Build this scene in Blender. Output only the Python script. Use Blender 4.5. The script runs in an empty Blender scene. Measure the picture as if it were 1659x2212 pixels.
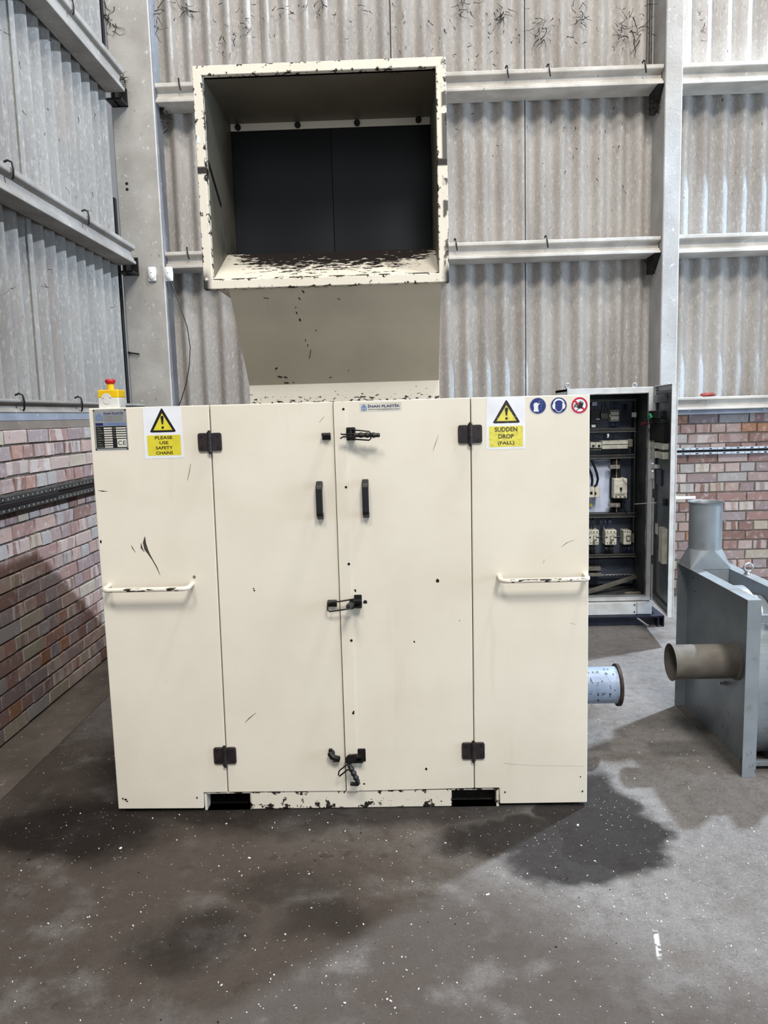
import bpy, bmesh, math, random
from mathutils import Vector, Matrix
R = random.Random(7)
SC = bpy.context.scene
COL = SC.collection
def hexc(h, a=1.0):
    if not isinstance(h, str): return h
    h = h.lstrip('#')
    f = lambda v: v/12.92 if v <= .04045 else ((v+.055)/1.055)**2.4
    return tuple(f(int(h[i:i+2], 16)/255) for i in (0, 2, 4)) + (a,)

def rgb(r, g, b): return tuple(v/12.92 if v <= .04045 else ((v+.055)/1.055)**2.4 for v in (r/255, g/255, b/255)) + (1,)
# ------------------------------------------------------------------ camera, sky, lamps, exposure
FPX, YAW, PITCH, ROLL = 1653.8, -.0249, -.1271, -.0271
CAM = Vector((1.1042, -2.7113, 1.4708))
_f = Vector((math.sin(YAW)*math.cos(PITCH), math.cos(YAW)*math.cos(PITCH), math.sin(PITCH)))
_r = Vector((math.cos(YAW), -math.sin(YAW), 0)); _u = _r.cross(_f)
RIGHT = math.cos(ROLL)*_r + math.sin(ROLL)*_u; UP = -math.sin(ROLL)*_r + math.cos(ROLL)*_u
cd = bpy.data.cameras.new('camera'); cam = bpy.data.objects.new('camera', cd); COL.objects.link(cam)
cam.matrix_world = Matrix(((RIGHT.x, UP.x, -_f.x, CAM.x), (RIGHT.y, UP.y, -_f.y, CAM.y), (RIGHT.z, UP.z, -_f.z, CAM.z), (0, 0, 0, 1)))
cd.sensor_fit = 'VERTICAL'; cd.sensor_height = 36; cd.sensor_width = 36; cd.lens = FPX/2212*36; cd.clip_start = .05
SC.camera = cam
W = bpy.data.worlds.new('hall_ambient'); SC.world = W; W.use_nodes = True
W.node_tree.nodes['Background'].inputs[0].default_value = (.90, .95, 1.0, 1)
W.node_tree.nodes['Background'].inputs[1].default_value = .30
def area(name, loc, target, size, power, col, sy=None):
    l = bpy.data.lights.new(name, 'AREA'); l.energy = power; l.color = col; l.size = size
    if sy: l.shape = 'RECTANGLE'; l.size_y = sy
    o = bpy.data.objects.new(name, l); COL.objects.link(o); o.location = loc
    o.rotation_euler = (Vector(target)-Vector(loc)).to_track_quat('-Z', 'Y').to_euler(); return o
area('rooflight_lamp', (5.25, 3.0, 6.1), (1.2, .4, .6), .22, 860, (.74, .86, 1.0))
sl_ = bpy.data.lights.new('added_bay_spot', 'SPOT'); sl_.energy = 6500; sl_.color = (.46, .71, 1.0); sl_.spot_size = math.radians(15); sl_.spot_blend = .6; sl_.shadow_soft_size = .08  # added spot, its cone confined to the right cladding bay to light its stripes
so_ = bpy.data.objects.new('added_bay_spot', sl_); COL.objects.link(so_); so_.location = (9.0, 1.4, 8.4); so_.rotation_euler = (Vector((3.75, 3.3, 3.0))-so_.location).to_track_quat('-Z', 'Y').to_euler()
area('loading_door_daylight', (9.0, -1.8, 1.9), (2.4, .8, .8), 3.2, 330, (.58, .78, 1.0), 3.2)
area('high_bay_lamp', (3.0, -.7, 7.2), (1.0, .9, 1.2), .6, 190, (1.0, .95, .88))
area('high_bay_lamp', (3.4, -8.4, 9.8), (.9, .2, 1.0), 2.2, 880, (1.0, .965, .90))
area('high_bay_lamp', (-.4, -6.4, 9.2), (.9, .3, 1.0), 1.5, 330, (1.0, .95, .87))
area('added_front_fill', (3.2, -9.5, 2.0), (1.0, 0, .8), 3.6, 75, (.84, .92, 1.0), 3.0)  # added fill light behind the camera, lifts the machine's lower front
SC.view_settings.view_transform = 'Standard'; SC.view_settings.look = 'None'
SC.view_settings.exposure = 0.0; SC.view_settings.gamma = 1.0; SC.view_settings.use_curve_mapping = False
SC.cycles.max_bounces = 8; SC.cycles.use_denoising = True

def at(px, py, y):                      # a point measured in the photograph, on the plane y = const
    d = _f + (px-829.5)/FPX*RIGHT - (py-1106)/FPX*UP
    return CAM + d*((y-CAM.y)/d.y)
def atx(px, py, x):
    d = _f + (px-829.5)/FPX*RIGHT - (py-1106)/FPX*UP
    return CAM + d*((x-CAM.x)/d.x)

# ------------------------------------------------------------------ node maths
class V:
    def __init__(s, nt, sock): s.nt, s.k = nt, sock
    def _m(s, op, *a):
        n = s.nt.nodes.new('ShaderNodeMath'); n.operation = op; s.nt.links.new(s.k, n.inputs[0])
        for i, b in enumerate(a):
            if isinstance(b, V): s.nt.links.new(b.k, n.inputs[i+1])
            else: n.inputs[i+1].default_value = b
        return V(s.nt, n.outputs[0])
    def __add__(s, b): return s._m('ADD', b)
    def __radd__(s, b): return s._m('ADD', b)
    def __sub__(s, b): return s._m('SUBTRACT', b)
    def __rsub__(s, b): return s._m('MULTIPLY', -1)+b
    def __mul__(s, b): return s._m('MULTIPLY', b)
    def __rmul__(s, b): return s._m('MULTIPLY', b)
    def __truediv__(s, b): return s._m('DIVIDE', b)
    def mn(s, b): return s._m('MINIMUM', b)
    def mx(s, b): return s._m('MAXIMUM', b)
    def pw(s, b): return s._m('POWER', b)
    def ab(s): return s._m('ABSOLUTE')
    def frac(s): return s._m('FRACT')
    def floor(s): return s._m('FLOOR')
    def gt(s, b): return s._m('GREATER_THAN', b)
    def st(s, a, b):
        n = s.nt.nodes.new('ShaderNodeMapRange'); n.interpolation_type = 'SMOOTHSTEP'; s.nt.links.new(s.k, n.inputs[0])
        lo, hi = (a, b) if a < b else (b, a)
        n.inputs[1].default_value = lo; n.inputs[2].default_value = hi
        n.inputs[3].default_value, n.inputs[4].default_value = (0, 1) if a < b else (1, 0)
        return V(s.nt, n.outputs[0])
class MAT:
    def __init__(s, name, rough=.6, metal=0.0, spec=.5):
        s.m = bpy.data.materials.new(name); s.m.use_nodes = True; s.nt = s.m.node_tree
        s.b = s.nt.nodes['Principled BSDF']; s.b.inputs['Roughness'].default_value = rough
        s.b.inputs['Metallic'].default_value = metal; s.b.inputs['Specular IOR Level'].default_value = spec
        s.tc = s.nt.nodes.new('ShaderNodeTexCoord'); s.vec = s.tc.outputs['Object']
    def xyz(s, out='Object'):
        n = s.nt.nodes.new('ShaderNodeSeparateXYZ'); s.nt.links.new(s.tc.outputs[out], n.inputs[0])
        return tuple(V(s.nt, n.outputs[i]) for i in range(3))
    def noise(s, scale, detail=4, stretch=None, rough=.55, off=(0, 0, 0), world=False):
        n = s.nt.nodes.new('ShaderNodeTexNoise'); n.inputs['Scale'].default_value = scale
        n.inputs['Detail'].default_value = detail; n.inputs['Roughness'].default_value = rough
        mp = s.nt.nodes.new('ShaderNodeMapping'); src = s.vec
        if world: src = s.nt.nodes.new('ShaderNodeNewGeometry').outputs['Position']
        s.nt.links.new(src, mp.inputs[0])
        mp.inputs['Scale'].default_value = stretch or (1, 1, 1); mp.inputs['Location'].default_value = off
        s.nt.links.new(mp.outputs[0], n.inputs['Vector']); return V(s.nt, n.outputs[0])
    def voro(s, scale, feat='F1', off=(0, 0, 0)):
        n = s.nt.nodes.new('ShaderNodeTexVoronoi'); n.inputs['Scale'].default_value = scale; n.feature = feat
        mp = s.nt.nodes.new('ShaderNodeMapping'); s.nt.links.new(s.vec, mp.inputs[0]); mp.inputs['Location'].default_value = off
        s.nt.links.new(mp.outputs[0], n.inputs['Vector']); return V(s.nt, n.outputs[0])
    def mix(s, f, a, b):
        n = s.nt.nodes.new('ShaderNodeMix'); n.data_type = 'RGBA'
        if isinstance(f, V): s.nt.links.new(f.k, n.inputs[0])
        else: n.inputs[0].default_value = f
        for i, c in ((6, a), (7, b)):
            if isinstance(c, str): n.inputs[i].default_value = hexc(c)
            elif isinstance(c, tuple): n.inputs[i].default_value = c
            else: s.nt.links.new(c, n.inputs[i])
        return n.outputs[2]
    def ramp(s, f, stops, interp='LINEAR'):
        n = s.nt.nodes.new('ShaderNodeValToRGB'); e = n.color_ramp.elements; n.color_ramp.interpolation = interp
        while len(e) < len(stops): e.new(.5)
        for i, (p, c) in enumerate(stops): e[i].position = p; e[i].color = hexc(c)
        s.nt.links.new(f.k, n.inputs[0]); return n.outputs[0]
    def col(s, c):
        if isinstance(c, str): s.b.inputs['Base Color'].default_value = hexc(c)
        else: s.nt.links.new(c, s.b.inputs['Base Color'])
        return s
    def rgh(s, v): s.nt.links.new(v.k, s.b.inputs['Roughness']); return s
    def bump(s, h, strength=.3, dist=.002):
        n = s.nt.nodes.new('ShaderNodeBump'); n.inputs['Strength'].default_value = strength; n.inputs['Distance'].default_value = dist
        s.nt.links.new(h.k, n.inputs['Height']); s.nt.links.new(n.outputs[0], s.b.inputs['Normal']); return s
def plain(name, c, rough=.55, metal=0.0, var=.12, scale=14, bump=.0, c2=None):
    m = MAT(name, rough, metal); n = m.noise(scale)
    d = c2 or '#%02x%02x%02x' % tuple(int(int(c[i:i+2], 16)*(1-var)) for i in (1, 3, 5))
    m.col(m.mix(n.st(.35, .7), c, d))
    if bump: m.bump(n, bump)
    return m.m

# ------------------------------------------------------------------ mesh building
class MB:
    def __init__(s): s.v = []; s.f = []; s.mi = []; s.cur = 0; s.sm = []
    def add(s, vs, fs, smooth=False):
        o = len(s.v); s.v += [tuple(v) for v in vs]
        for f in fs: s.f.append(tuple(i+o for i in f)); s.mi.append(s.cur); s.sm.append(smooth)
        return s
    def box(s, x0, x1, y0, y1, z0, z1):
        return s.add([(x0, y0, z0), (x1, y0, z0), (x1, y1, z0), (x0, y1, z0), (x0, y0, z1), (x1, y0, z1), (x1, y1, z1), (x0, y1, z1)],
                     [(0, 3, 2, 1), (4, 5, 6, 7), (0, 1, 5, 4), (1, 2, 6, 5), (2, 3, 7, 6), (3, 0, 4, 7)])
    def obox(s, c, ax, ay, az, hx, hy, hz):     # oriented box
        c = Vector(c); ax, ay, az = Vector(ax).normalized()*hx, Vector(ay).normalized()*hy, Vector(az).normalized()*hz
        vs = [c+sx*ax+sy*ay+sz*az for sz in (-1, 1) for sx, sy in ((-1, -1), (1, -1), (1, 1), (-1, 1))]
        return s.add(vs, [(0, 3, 2, 1), (4, 5, 6, 7), (0, 1, 5, 4), (1, 2, 6, 5), (2, 3, 7, 6), (3, 0, 4, 7)])
    def prism(s, poly, ax, a, b):               # polygon in the two other axes, extruded along ax
        n = len(poly); i = 'xyz'.index(ax); oth = [k for k in range(3) if k != i]
        def mk(p, t):
            q = [0, 0, 0]; q[i] = t; q[oth[0]], q[oth[1]] = p; return q
        ar = sum(poly[k][0]*poly[(k+1) % n][1]-poly[(k+1) % n][0]*poly[k][1] for k in range(n))
        if (ar < 0) != (i == 1): poly = poly[::-1]
        lo, hi = min(a, b), max(a, b)
        return s.add([mk(p, lo) for p in poly]+[mk(p, hi) for p in poly],
                     [tuple(range(n))[::-1], tuple(range(n, 2*n))]+[(k, (k+1) % n, (k+1) % n+n, k+n) for k in range(n)])
    def ring(s, poly_o, poly_i, ax, a, b):      # frame between two polygons with equal counts
        n = len(poly_o); i = 'xyz'.index(ax); oth = [k for k in range(3) if k != i]
        def mk(p, t):
            q = [0, 0, 0]; q[i] = t; q[oth[0]], q[oth[1]] = p; return q
        vs = [mk(p, a) for p in poly_o]+[mk(p, a) for p in poly_i]+[mk(p, b) for p in poly_o]+[mk(p, b) for p in poly_i]
        fs = []
        for k in range(n):
            j = (k+1) % n
            fs += [(k, j, j+n, k+n), (k+2*n, k+3*n, j+3*n, j+2*n), (k, k+2*n, j+2*n, j), (k+n, j+n, j+3*n, k+3*n)]
        return s.add(vs, fs)
    def tube(s, pts, r, n=8, cap=True, closed=False):
        pts = [Vector(p) for p in pts]; m = len(pts); rings = []; up = None
        rr = r if isinstance(r, (list, tuple)) else [r]*m
        for k, p in enumerate(pts):
            if closed: t = pts[(k+1) % m]-pts[k-1]
            else: t = pts[min(k+1, m-1)]-pts[max(k-1, 0)]
            if t.length < 1e-9: t = Vector((0, 0, 1))
            t.normalize()
            if up is None: up = Vector((0, 0, 1)) if abs(t.z) < .9 else Vector((1, 0, 0))
            x = t.cross(up); x = x.normalized() if x.length > 1e-6 else t.orthogonal().normalized()
            up = x.cross(t).normalized()
            rings.append([p+rr[k]*(math.cos(2*math.pi*j/n)*x+math.sin(2*math.pi*j/n)*up) for j in range(n)])
        vs = [v for q in rings for v in q]; fs = []
        for k in range(m if closed else m-1):
            a, b = k*n, ((k+1) % m)*n
            fs += [(a+j, b+j, b+(j+1) % n, a+(j+1) % n) for j in range(n)]
        s.add(vs, fs, True)
        if cap and not closed:
            s.add(rings[0], [tuple(range(n))]); s.add(rings[-1], [tuple(range(n))[::-1]])
        return s
    def lathe(s, p, ax, prof, n=32):
        p, d = Vector(p), Vector(ax).normalized(); u = d.orthogonal().normalized(); w = d.cross(u); m = len(prof)
        vs = [p+d*t+r*(math.cos(2*math.pi*j/n)*u+math.sin(2*math.pi*j/n)*w) for t, r in prof for j in range(n)]
        for k in range(m-1):
            s.add(vs[k*n:(k+2)*n], [(j, (j+1) % n, (j+1) % n+n, j+n) for j in range(n)], True)
        return s
    def cyl(s, p0, p1, r, n=16): return s.tube([p0, p1], r, n)
    def build(s, name, mats, parent=None, bevel=0, seg=1, org=None):
        o0 = Vector(org) if org else (ORG.get(parent.name, Vector()) if parent else Vector())
        me = bpy.data.meshes.new(name)
        me.from_pydata([tuple(Vector(v)-o0) for v in s.v], [], s.f)
        for m in (mats if isinstance(mats, (list, tuple)) else [mats]): me.materials.append(m)
        me.polygons.foreach_set('material_index', s.mi); me.polygons.foreach_set('use_smooth', s.sm)
        bm = bmesh.new(); bm.from_mesh(me)
        bmesh.ops.recalc_face_normals(bm, faces=bm.faces)
        if bevel:
            es = [e for e in bm.edges if len(e.link_faces) == 2 and e.calc_face_angle(0) > .5]
            bmesh.ops.bevel(bm, geom=es, offset=bevel, segments=seg, affect='EDGES', profile=.5, clamp_overlap=True)
        bm.to_mesh(me); bm.free(); me.update()
        o = bpy.data.objects.new(name, me); COL.objects.link(o)
        if parent: o.parent = parent; ORG[o.name] = o0
        else: o.location = o0; ORG[o.name] = o0
        return o
ORG = {}
def thing(name, label, cat, loc=(0, 0, 0), group=None, kind=None):
    o = bpy.data.objects.new(name, None); COL.objects.link(o); o.location = loc; o.empty_display_size = .1
    ORG[o.name] = Vector(loc); return tag(o, label, cat, group, kind)
def tag(o, label=None, cat=None, group=None, kind=None):
    if label: o['label'] = label
    if cat: o['category'] = cat
    if group: o['group'] = group
    if kind: o['kind'] = kind
    return o
def circle(cx, cz, r, n=24, a0=0, a1=2*math.pi):
    full = abs(a1-a0) > 6.28
    return [(cx+r*math.cos(a0+(a1-a0)*k/(n if full else n-1)), cz+r*math.sin(a0+(a1-a0)*k/(n if full else n-1))) for k in range(n)]
def rrect(x0, x1, z0, z1, r, n=4):
    p = []
    for cx, cz, a in ((x1-r, z1-r, 0), (x0+r, z1-r, 90), (x0+r, z0+r, 180), (x1-r, z0+r, 270)):
        p += [(cx+r*math.cos(math.radians(a+90*k/n)), cz+r*math.sin(math.radians(a+90*k/n))) for k in range(n+1)]
    return p
def text_mb(txt, x0, x1, z0, h, y, bold=.012, align='C', fit=True):   # flat lettering on a plane y = const, facing -y
    c = bpy.data.curves.new('t', 'FONT'); c.body = txt; c.size = 1; c.offset = bold; c.resolution_u = 3
    o = bpy.data.objects.new('t', c); COL.objects.link(o)
    dg = bpy.context.evaluated_depsgraph_get(); me = bpy.data.meshes.new_from_object(o.evaluated_get(dg))
    vs = [v.co.copy() for v in me.vertices]; fs = [tuple(p.vertices) for p in me.polygons]
    bpy.data.objects.remove(o); bpy.data.curves.remove(c); bpy.data.meshes.remove(me)
    a, b = min(v.x for v in vs), max(v.x for v in vs); lo, hi = min(v.y for v in vs), max(v.y for v in vs)
    sz = h/(hi-lo); sx = (x1-x0)/(b-a) if fit else sz; w = (b-a)*sx
    xs = x0 if align == 'L' else (x0+x1-w)/2
    return MB().add([(xs+(v.x-a)*sx, y, z0+(v.y-lo)*sz) for v in vs], fs)

# ------------------------------------------------------------------ materials
def cream(name, chip=None):
    m = MAT(name, .42); n = m.noise(3.0, 5); n2 = m.noise(60, 3); x, y, z = m.xyz(); x = x+.8825
    c = m.mix(n.st(.35, .7), '#e8e1d2', '#e1d9c9')
    c = m.mix(m.noise(9, 6, (1, 1, .12), off=(3, 1, 0)).st(.60, .78)*.35, c, '#c9bca8')
    sm = m.noise(38, 5, (1, 1, .5), off=(4, 0, 2)).st(.70, .76)*m.noise(5, 3, off=(9, 9, 2)).st(.5, .62)
    c = m.mix(sm*.5, c, '#8d8474')
    if chip:
        k = chip(m, x, y, z); c = m.mix(k, c, '#1d1512'); m.rgh(k*.2+.42)
    m.col(c).bump(n2, .06, .001); return m.m
def chip_frame(m, x, y, z):
    d = (x-.405).mn(1.29-x).mn(z-1.935).mn(2.693-z); e = d.mn((d-.034).ab())
    n = m.noise(34, 6, rough=.7)
    k = (n-e*9).st(.515, .545)
    lo = z.st(2.02, 1.96)*((x-.42).mn(1.28-x)).st(.02, -.005)          # worn lower corners
    mid = (z-2.345).ab().st(.016, .009)*((x-.44).mn(1.252-x)).st(.006, -.002)   # welded brackets rubbed black
    side = x.st(1.268, 1.276)*(m.noise(11, 5, off=(5, 2, 1)).st(.47, .52))
    return k.mx(lo*m.noise(30, 5, off=(1, 5, 3)).st(.30, .38)).mx(mid).mx(side*.9)
def chip_lip(m, x, y, z):
    n = m.noise(26, 6, (1, 2.2, 2.2), rough=.7); u = ((x-.87)/.36); w = u*u
    return ((y-.155)*4.6-w*w*.5+(n-.5)*3.4).st(.26, .40).mx((.155-y).st(.0, .012)*m.noise(22, 5).st(.46, .52))
def chip_low(m, x, y, z):
    n = m.noise(30, 6, rough=.68); return (n-z*2.6).st(.50, .535).mx((n-(.07-z)*9).st(.5, .53)).mx((m.noise(19, 3, off=(2, 2, 2))).st(.70, .72))
def chip_strip(m, x, y, z):
    n = m.noise(85, 4, (.6, 1, 1.3), rough=.6); return (n-(z-1.53)*2.6).st(.545, .57)
M = {}
M['dark_body'] = plain('bounce_cutting_body', '#5d564c', .9, 0, .3, 6)  # unseen body made dark to cut light bounced onto the chute
M['cream'] = cream('cream_paint'); M['tan'] = plain('tan_cream_paint', '#d2c6b0', .5, 0, .04, 5); M['frame'] = cream('chipped_cream_frame', chip_frame); M['lip'] = cream('worn_cream_lip', chip_lip)
M['plinth'] = cream('chipped_cream_plinth', chip_low); M['strip'] = cream('flecked_cream_strip', chip_strip)
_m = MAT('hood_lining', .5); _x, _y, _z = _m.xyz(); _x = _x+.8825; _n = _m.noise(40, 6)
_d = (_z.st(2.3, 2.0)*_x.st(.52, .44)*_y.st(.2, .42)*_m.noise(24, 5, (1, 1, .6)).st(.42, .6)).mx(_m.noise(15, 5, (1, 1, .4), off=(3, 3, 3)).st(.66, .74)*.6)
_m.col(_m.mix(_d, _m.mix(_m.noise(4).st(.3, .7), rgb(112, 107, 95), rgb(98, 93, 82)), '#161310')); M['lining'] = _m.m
M['black'] = plain('black_plastic', '#17181a', .45, 0, .3); M['hinge'] = plain('dark_brown_hinge_paint', '#2a2022', .5, 0, .35, 30)
M['iron'] = plain('blackened_iron', '#1b1917', .5, .3, .4); M['rubber'] = plain('dark_rubber_curtain', '#090b10', .3, 0, .4, 3)
M['void'] = plain('unlit_cavity', '#0b0a09', .9); M['steel'] = plain('zinc_plated_steel', '#b9bcbf', .35, .8, .2)
M['galv'] = plain('galvanised_channel', '#c9d2dc', .4, .35, .15, 40)
M['darkgalv'] = plain('dusty_galvanised_channel', '#4b4c4a', .5, .5, .35, 20)
M['white'] = plain('white_plastic', '#ebeaea', .35, 0, .04); M['label_white'] = plain('white_vinyl', '#eef0f6', .3, 0, .06, 9)
M['yellow'] = plain('yellow_vinyl', '#e2d43a', .35, 0, .06, 20); M['ink'] = plain('black_print', '#101010', .45); M['inkfade'] = plain('faded_print', '#4b453c', .5, 0, .4, 60)
M['yellow2'] = plain('faded_yellow_vinyl', '#e9de55', .3, 0, .12, 60); M['blue'] = plain('blue_vinyl', '#182a78', .35, 0, .1)
M['red'] = plain('red_vinyl', '#c01f3f', .35, 0, .1); M['navy'] = plain('navy_print', '#1b1a58', .4); M['ltblue'] = plain('light_blue_print', '#6f86ad', .4)
M['clear'] = plain('silver_vinyl', '#d3d0c6', .25, 0, .06); M['plate'] = plain('brushed_nameplate', '#b4b6b8', .3, .5, .1)
M['estop_y'] = plain('yellow_plastic', '#f0c30e', .35, 0, .08); M['estop_r'] = plain('red_plastic', '#c4161c', .3, 0, .1); M['estop_g'] = plain('pale_grey_plastic', '#d9d8d4', .4, 0, .05)
M['painted_gleam'] = plain('gleam_white_paint', '#cfd9f2', .35, 0, .10, 6); M['panelgrey'] = plain('dark_grey_backplate', '#4a5261', .4, .2, .25, 5)
M['cab'] = plain('light_grey_cabinet_paint', '#d3d6d8', .4, 0, .09, 12); M['cabin'] = plain('dark_cabinet_inside', '#454747', .5, 0, .35, 8)  # inside colour is darker than the cabinet shell
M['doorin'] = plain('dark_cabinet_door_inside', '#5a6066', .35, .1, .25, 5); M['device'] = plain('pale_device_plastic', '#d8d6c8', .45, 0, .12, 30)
M['devdark'] = plain('grey_device_plastic', '#77756c', .5, 0, .25, 30); M['cable'] = plain('black_cable', '#0d0e12', .4); M['wireblue'] = plain('dark_blue_wire', '#232b4a', .4)
M['duct'] = plain('slotted_duct_plastic', '#26282a', .5, 0, .3); M['green'] = plain('green_terminal', '#2f8f63', .5); M['wirered'] = plain('maroon_wire', '#55202c', .5)
M['brass'] = plain('tinned_busbar', '#a19c92', .35, .6, .2); M['board'] = plain('grimy_cardboard', '#8a7f70', .8, 0, .3)
M['ductlid'] = plain('dusty_grey_plastic', '#6f6c66', .6, 0, .2)
M['skid'] = plain('dark_blue_skid_paint', '#1c2036', .5, 0, .4, 10); M['redlump'] = plain('red_clay', '#a84a40', .85, 0, .3, 30)
_m = MAT('blue_grey_fan_paint', .38, .15); _n = _m.noise(5, 5); _x, _y, _z = _m.xyz()
_c = _m.mix(_n.st(.3, .7), rgb(139, 147, 153), rgb(122, 129, 135)); _c = _m.mix(_m.noise(16, 6, off=(1, 2, 3)).st(.56, .72)*.55, _c, rgb(112, 108, 100))
_c = _m.mix(_m.noise(70, 4, (2.2, 1, .5)).st(.64, .68)*_z.st(.3, .0), _c, '#3b4148'); _m.col(_c).bump(_m.noise(120, 2), .1, .001); M['fan'] = _m.m
_m = MAT('dusty_fan_paint', .75); _c = _m.mix(_m.noise(9, 6).st(.35, .65), rgb(108, 104, 97), rgb(88, 83, 76)); _m.col(_c); M['fandust'] = _m.m
_m = MAT('dented_pipe_paint', .4); _c = _m.mix(_m.noise(6, 4).st(.3, .7), '#9fb0cc', '#8494ae')
_c = _m.mix(_m.noise(42, 5, (1.4, 1, 1)).st(.60, .63), _c, '#2a2c33'); _m.col(_c); M['pipe'] = _m.m
M['rust'] = plain('rusty_flange', '#4a3b33', .8, .2, .4, 30)
def concrete(name, a, b, spots=.6, hi=True):
    m = MAT(name, .85); n = m.noise(4, 6, world=True); c = m.mix(n.st(.3, .7), a, b)
    c = m.mix(m.noise(30, 6, (1, 1, .8), world=True).st(.62, .75)*.5, c, '#e4e2e0')
    c = m.mix(m.noise(55, 3, (1, 1, .45), off=(1, 2, 3), world=True).st(.715, .745)*spots, c, '#2a2420')
    m.col(c).bump(m.noise(70, 5), .25, .004); return m.m
M['conc'] = concrete('limewashed_concrete', rgb(174, 171, 166), rgb(155, 151, 146)); M['purlin'] = concrete('whitewashed_concrete_purlin', rgb(206, 201, 194), rgb(172, 166, 158), .9)
M['purlin2'] = concrete('grey_concrete_purlin', rgb(150, 146, 141), rgb(126, 121, 116), .9); M['side'] = concrete('flaking_shade_painted_side', rgb(126, 128, 133), rgb(106, 107, 112), .9)
M['conc2'] = concrete('brighter_limewashed_concrete', rgb(180, 178, 176), rgb(160, 157, 154))
M['mortar'] = concrete('mortar', '#6d645c', '#564d46', .3); M['band'] = concrete('rough_mortar_band', '#7a7068', '#675d55', .3)
M['lit_sill'] = concrete('light_tinted_sill_strip', rgb(134, 140, 152), rgb(112, 118, 130), .7); M['ledge'] = concrete('grey_ledge_concrete', rgb(142, 137, 131), rgb(122, 116, 110), .7)  # pale blue of the sill strips paints in the cool light on them
def sheet_mat(name, tint, tint2, k=.6):
    m = MAT(name, .88); x, y, z = m.xyz()
    c = m.mix(m.noise(2.2, 5, (1, 1, .5), world=True).st(.3, .7), tint, tint2)
    c = m.mix(m.noise(70, 6, (1, 1, .35), rough=.65, world=True).st(.5, .72)*k, c, rgb(206, 203, 198))
    c = m.mix(m.noise(90, 5, (1, 1, .5), off=(5, 5, 2), rough=.65, world=True).st(.54, .72)*.5, c, rgb(104, 97, 91))
    c = m.mix(m.noise(7, 4, (1, 1, .15), off=(4, 1, 0), world=True).st(.55, .7)*.35, c, rgb(132, 120, 112))
    c = m.mix(m.noise(48, 4, (1, 1, .35), off=(2, 7, 1), world=True).st(.70, .735)*(z.st(1.5, 4.0)*.75+.2), c, '#2b231f')
    m.col(c).bump(m.noise(60, 5, (1, 1, .4)), .3, .004); return m.m
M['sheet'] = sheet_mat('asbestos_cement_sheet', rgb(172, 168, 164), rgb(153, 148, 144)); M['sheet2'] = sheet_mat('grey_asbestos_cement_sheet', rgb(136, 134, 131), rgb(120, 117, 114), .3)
def brick_mat(island=False):
    m = MAT('fletton_brick', .9)
    r = V(m.nt, m.nt.nodes.new('ShaderNodeNewGeometry').outputs['Random Per Island'] if island else m.nt.nodes.new('ShaderNodeObjectInfo').outputs['Random'])
    c = m.ramp(r, [(0, rgb(140, 112, 107)), (.13, rgb(158, 136, 129)), (.27, rgb(134, 118, 118)), (.38, rgb(150, 145, 144)), (.5, rgb(160, 150, 136)), (.57, rgb(122, 95, 88)), (.68, rgb(145, 127, 124)), (.78, rgb(138, 126, 127)), (.86, rgb(152, 118, 108)), (.92, rgb(163, 145, 140)), (.975, rgb(150, 108, 82))], 'CONSTANT')
    gx, gy, gz = m.xyz('Generated')
    r2 = (r*37.7).frac(); band = (((gx+gy)*1.5+r2*2).frac()).st(.46, .5)*(r*91.3).frac().gt(.68)
    c = m.mix(band*(0 if island else .55), c, m.ramp((r*13.1).frac(), [(0, rgb(182, 172, 166)), (.4, rgb(128, 96, 90)), (.7, rgb(186, 179, 178))], 'CONSTANT'))
    c = m.mix(m.noise(26, 6, world=True).st(.5, .75)*.5, c, rgb(184, 179, 178))
    c = m.mix(m.noise(34, 6, rough=.7, off=(1, 4, 2), world=True).st(.56, .74)*.45, c, rgb(88, 74, 68))
    c = m.mix(m.noise(60, 4, off=(3, 3, 1), world=True).st(.66, .72)*.7, c, rgb(66, 54, 50))
    m.col(c).bump(m.noise(60, 5, world=True), .4, .004); return m.m
M['brick'] = brick_mat(); M['brickwork'] = brick_mat(True)
M['redbrick'] = plain('red_brick_lump', '#b5523f', .9, 0, .3, 30)
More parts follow.
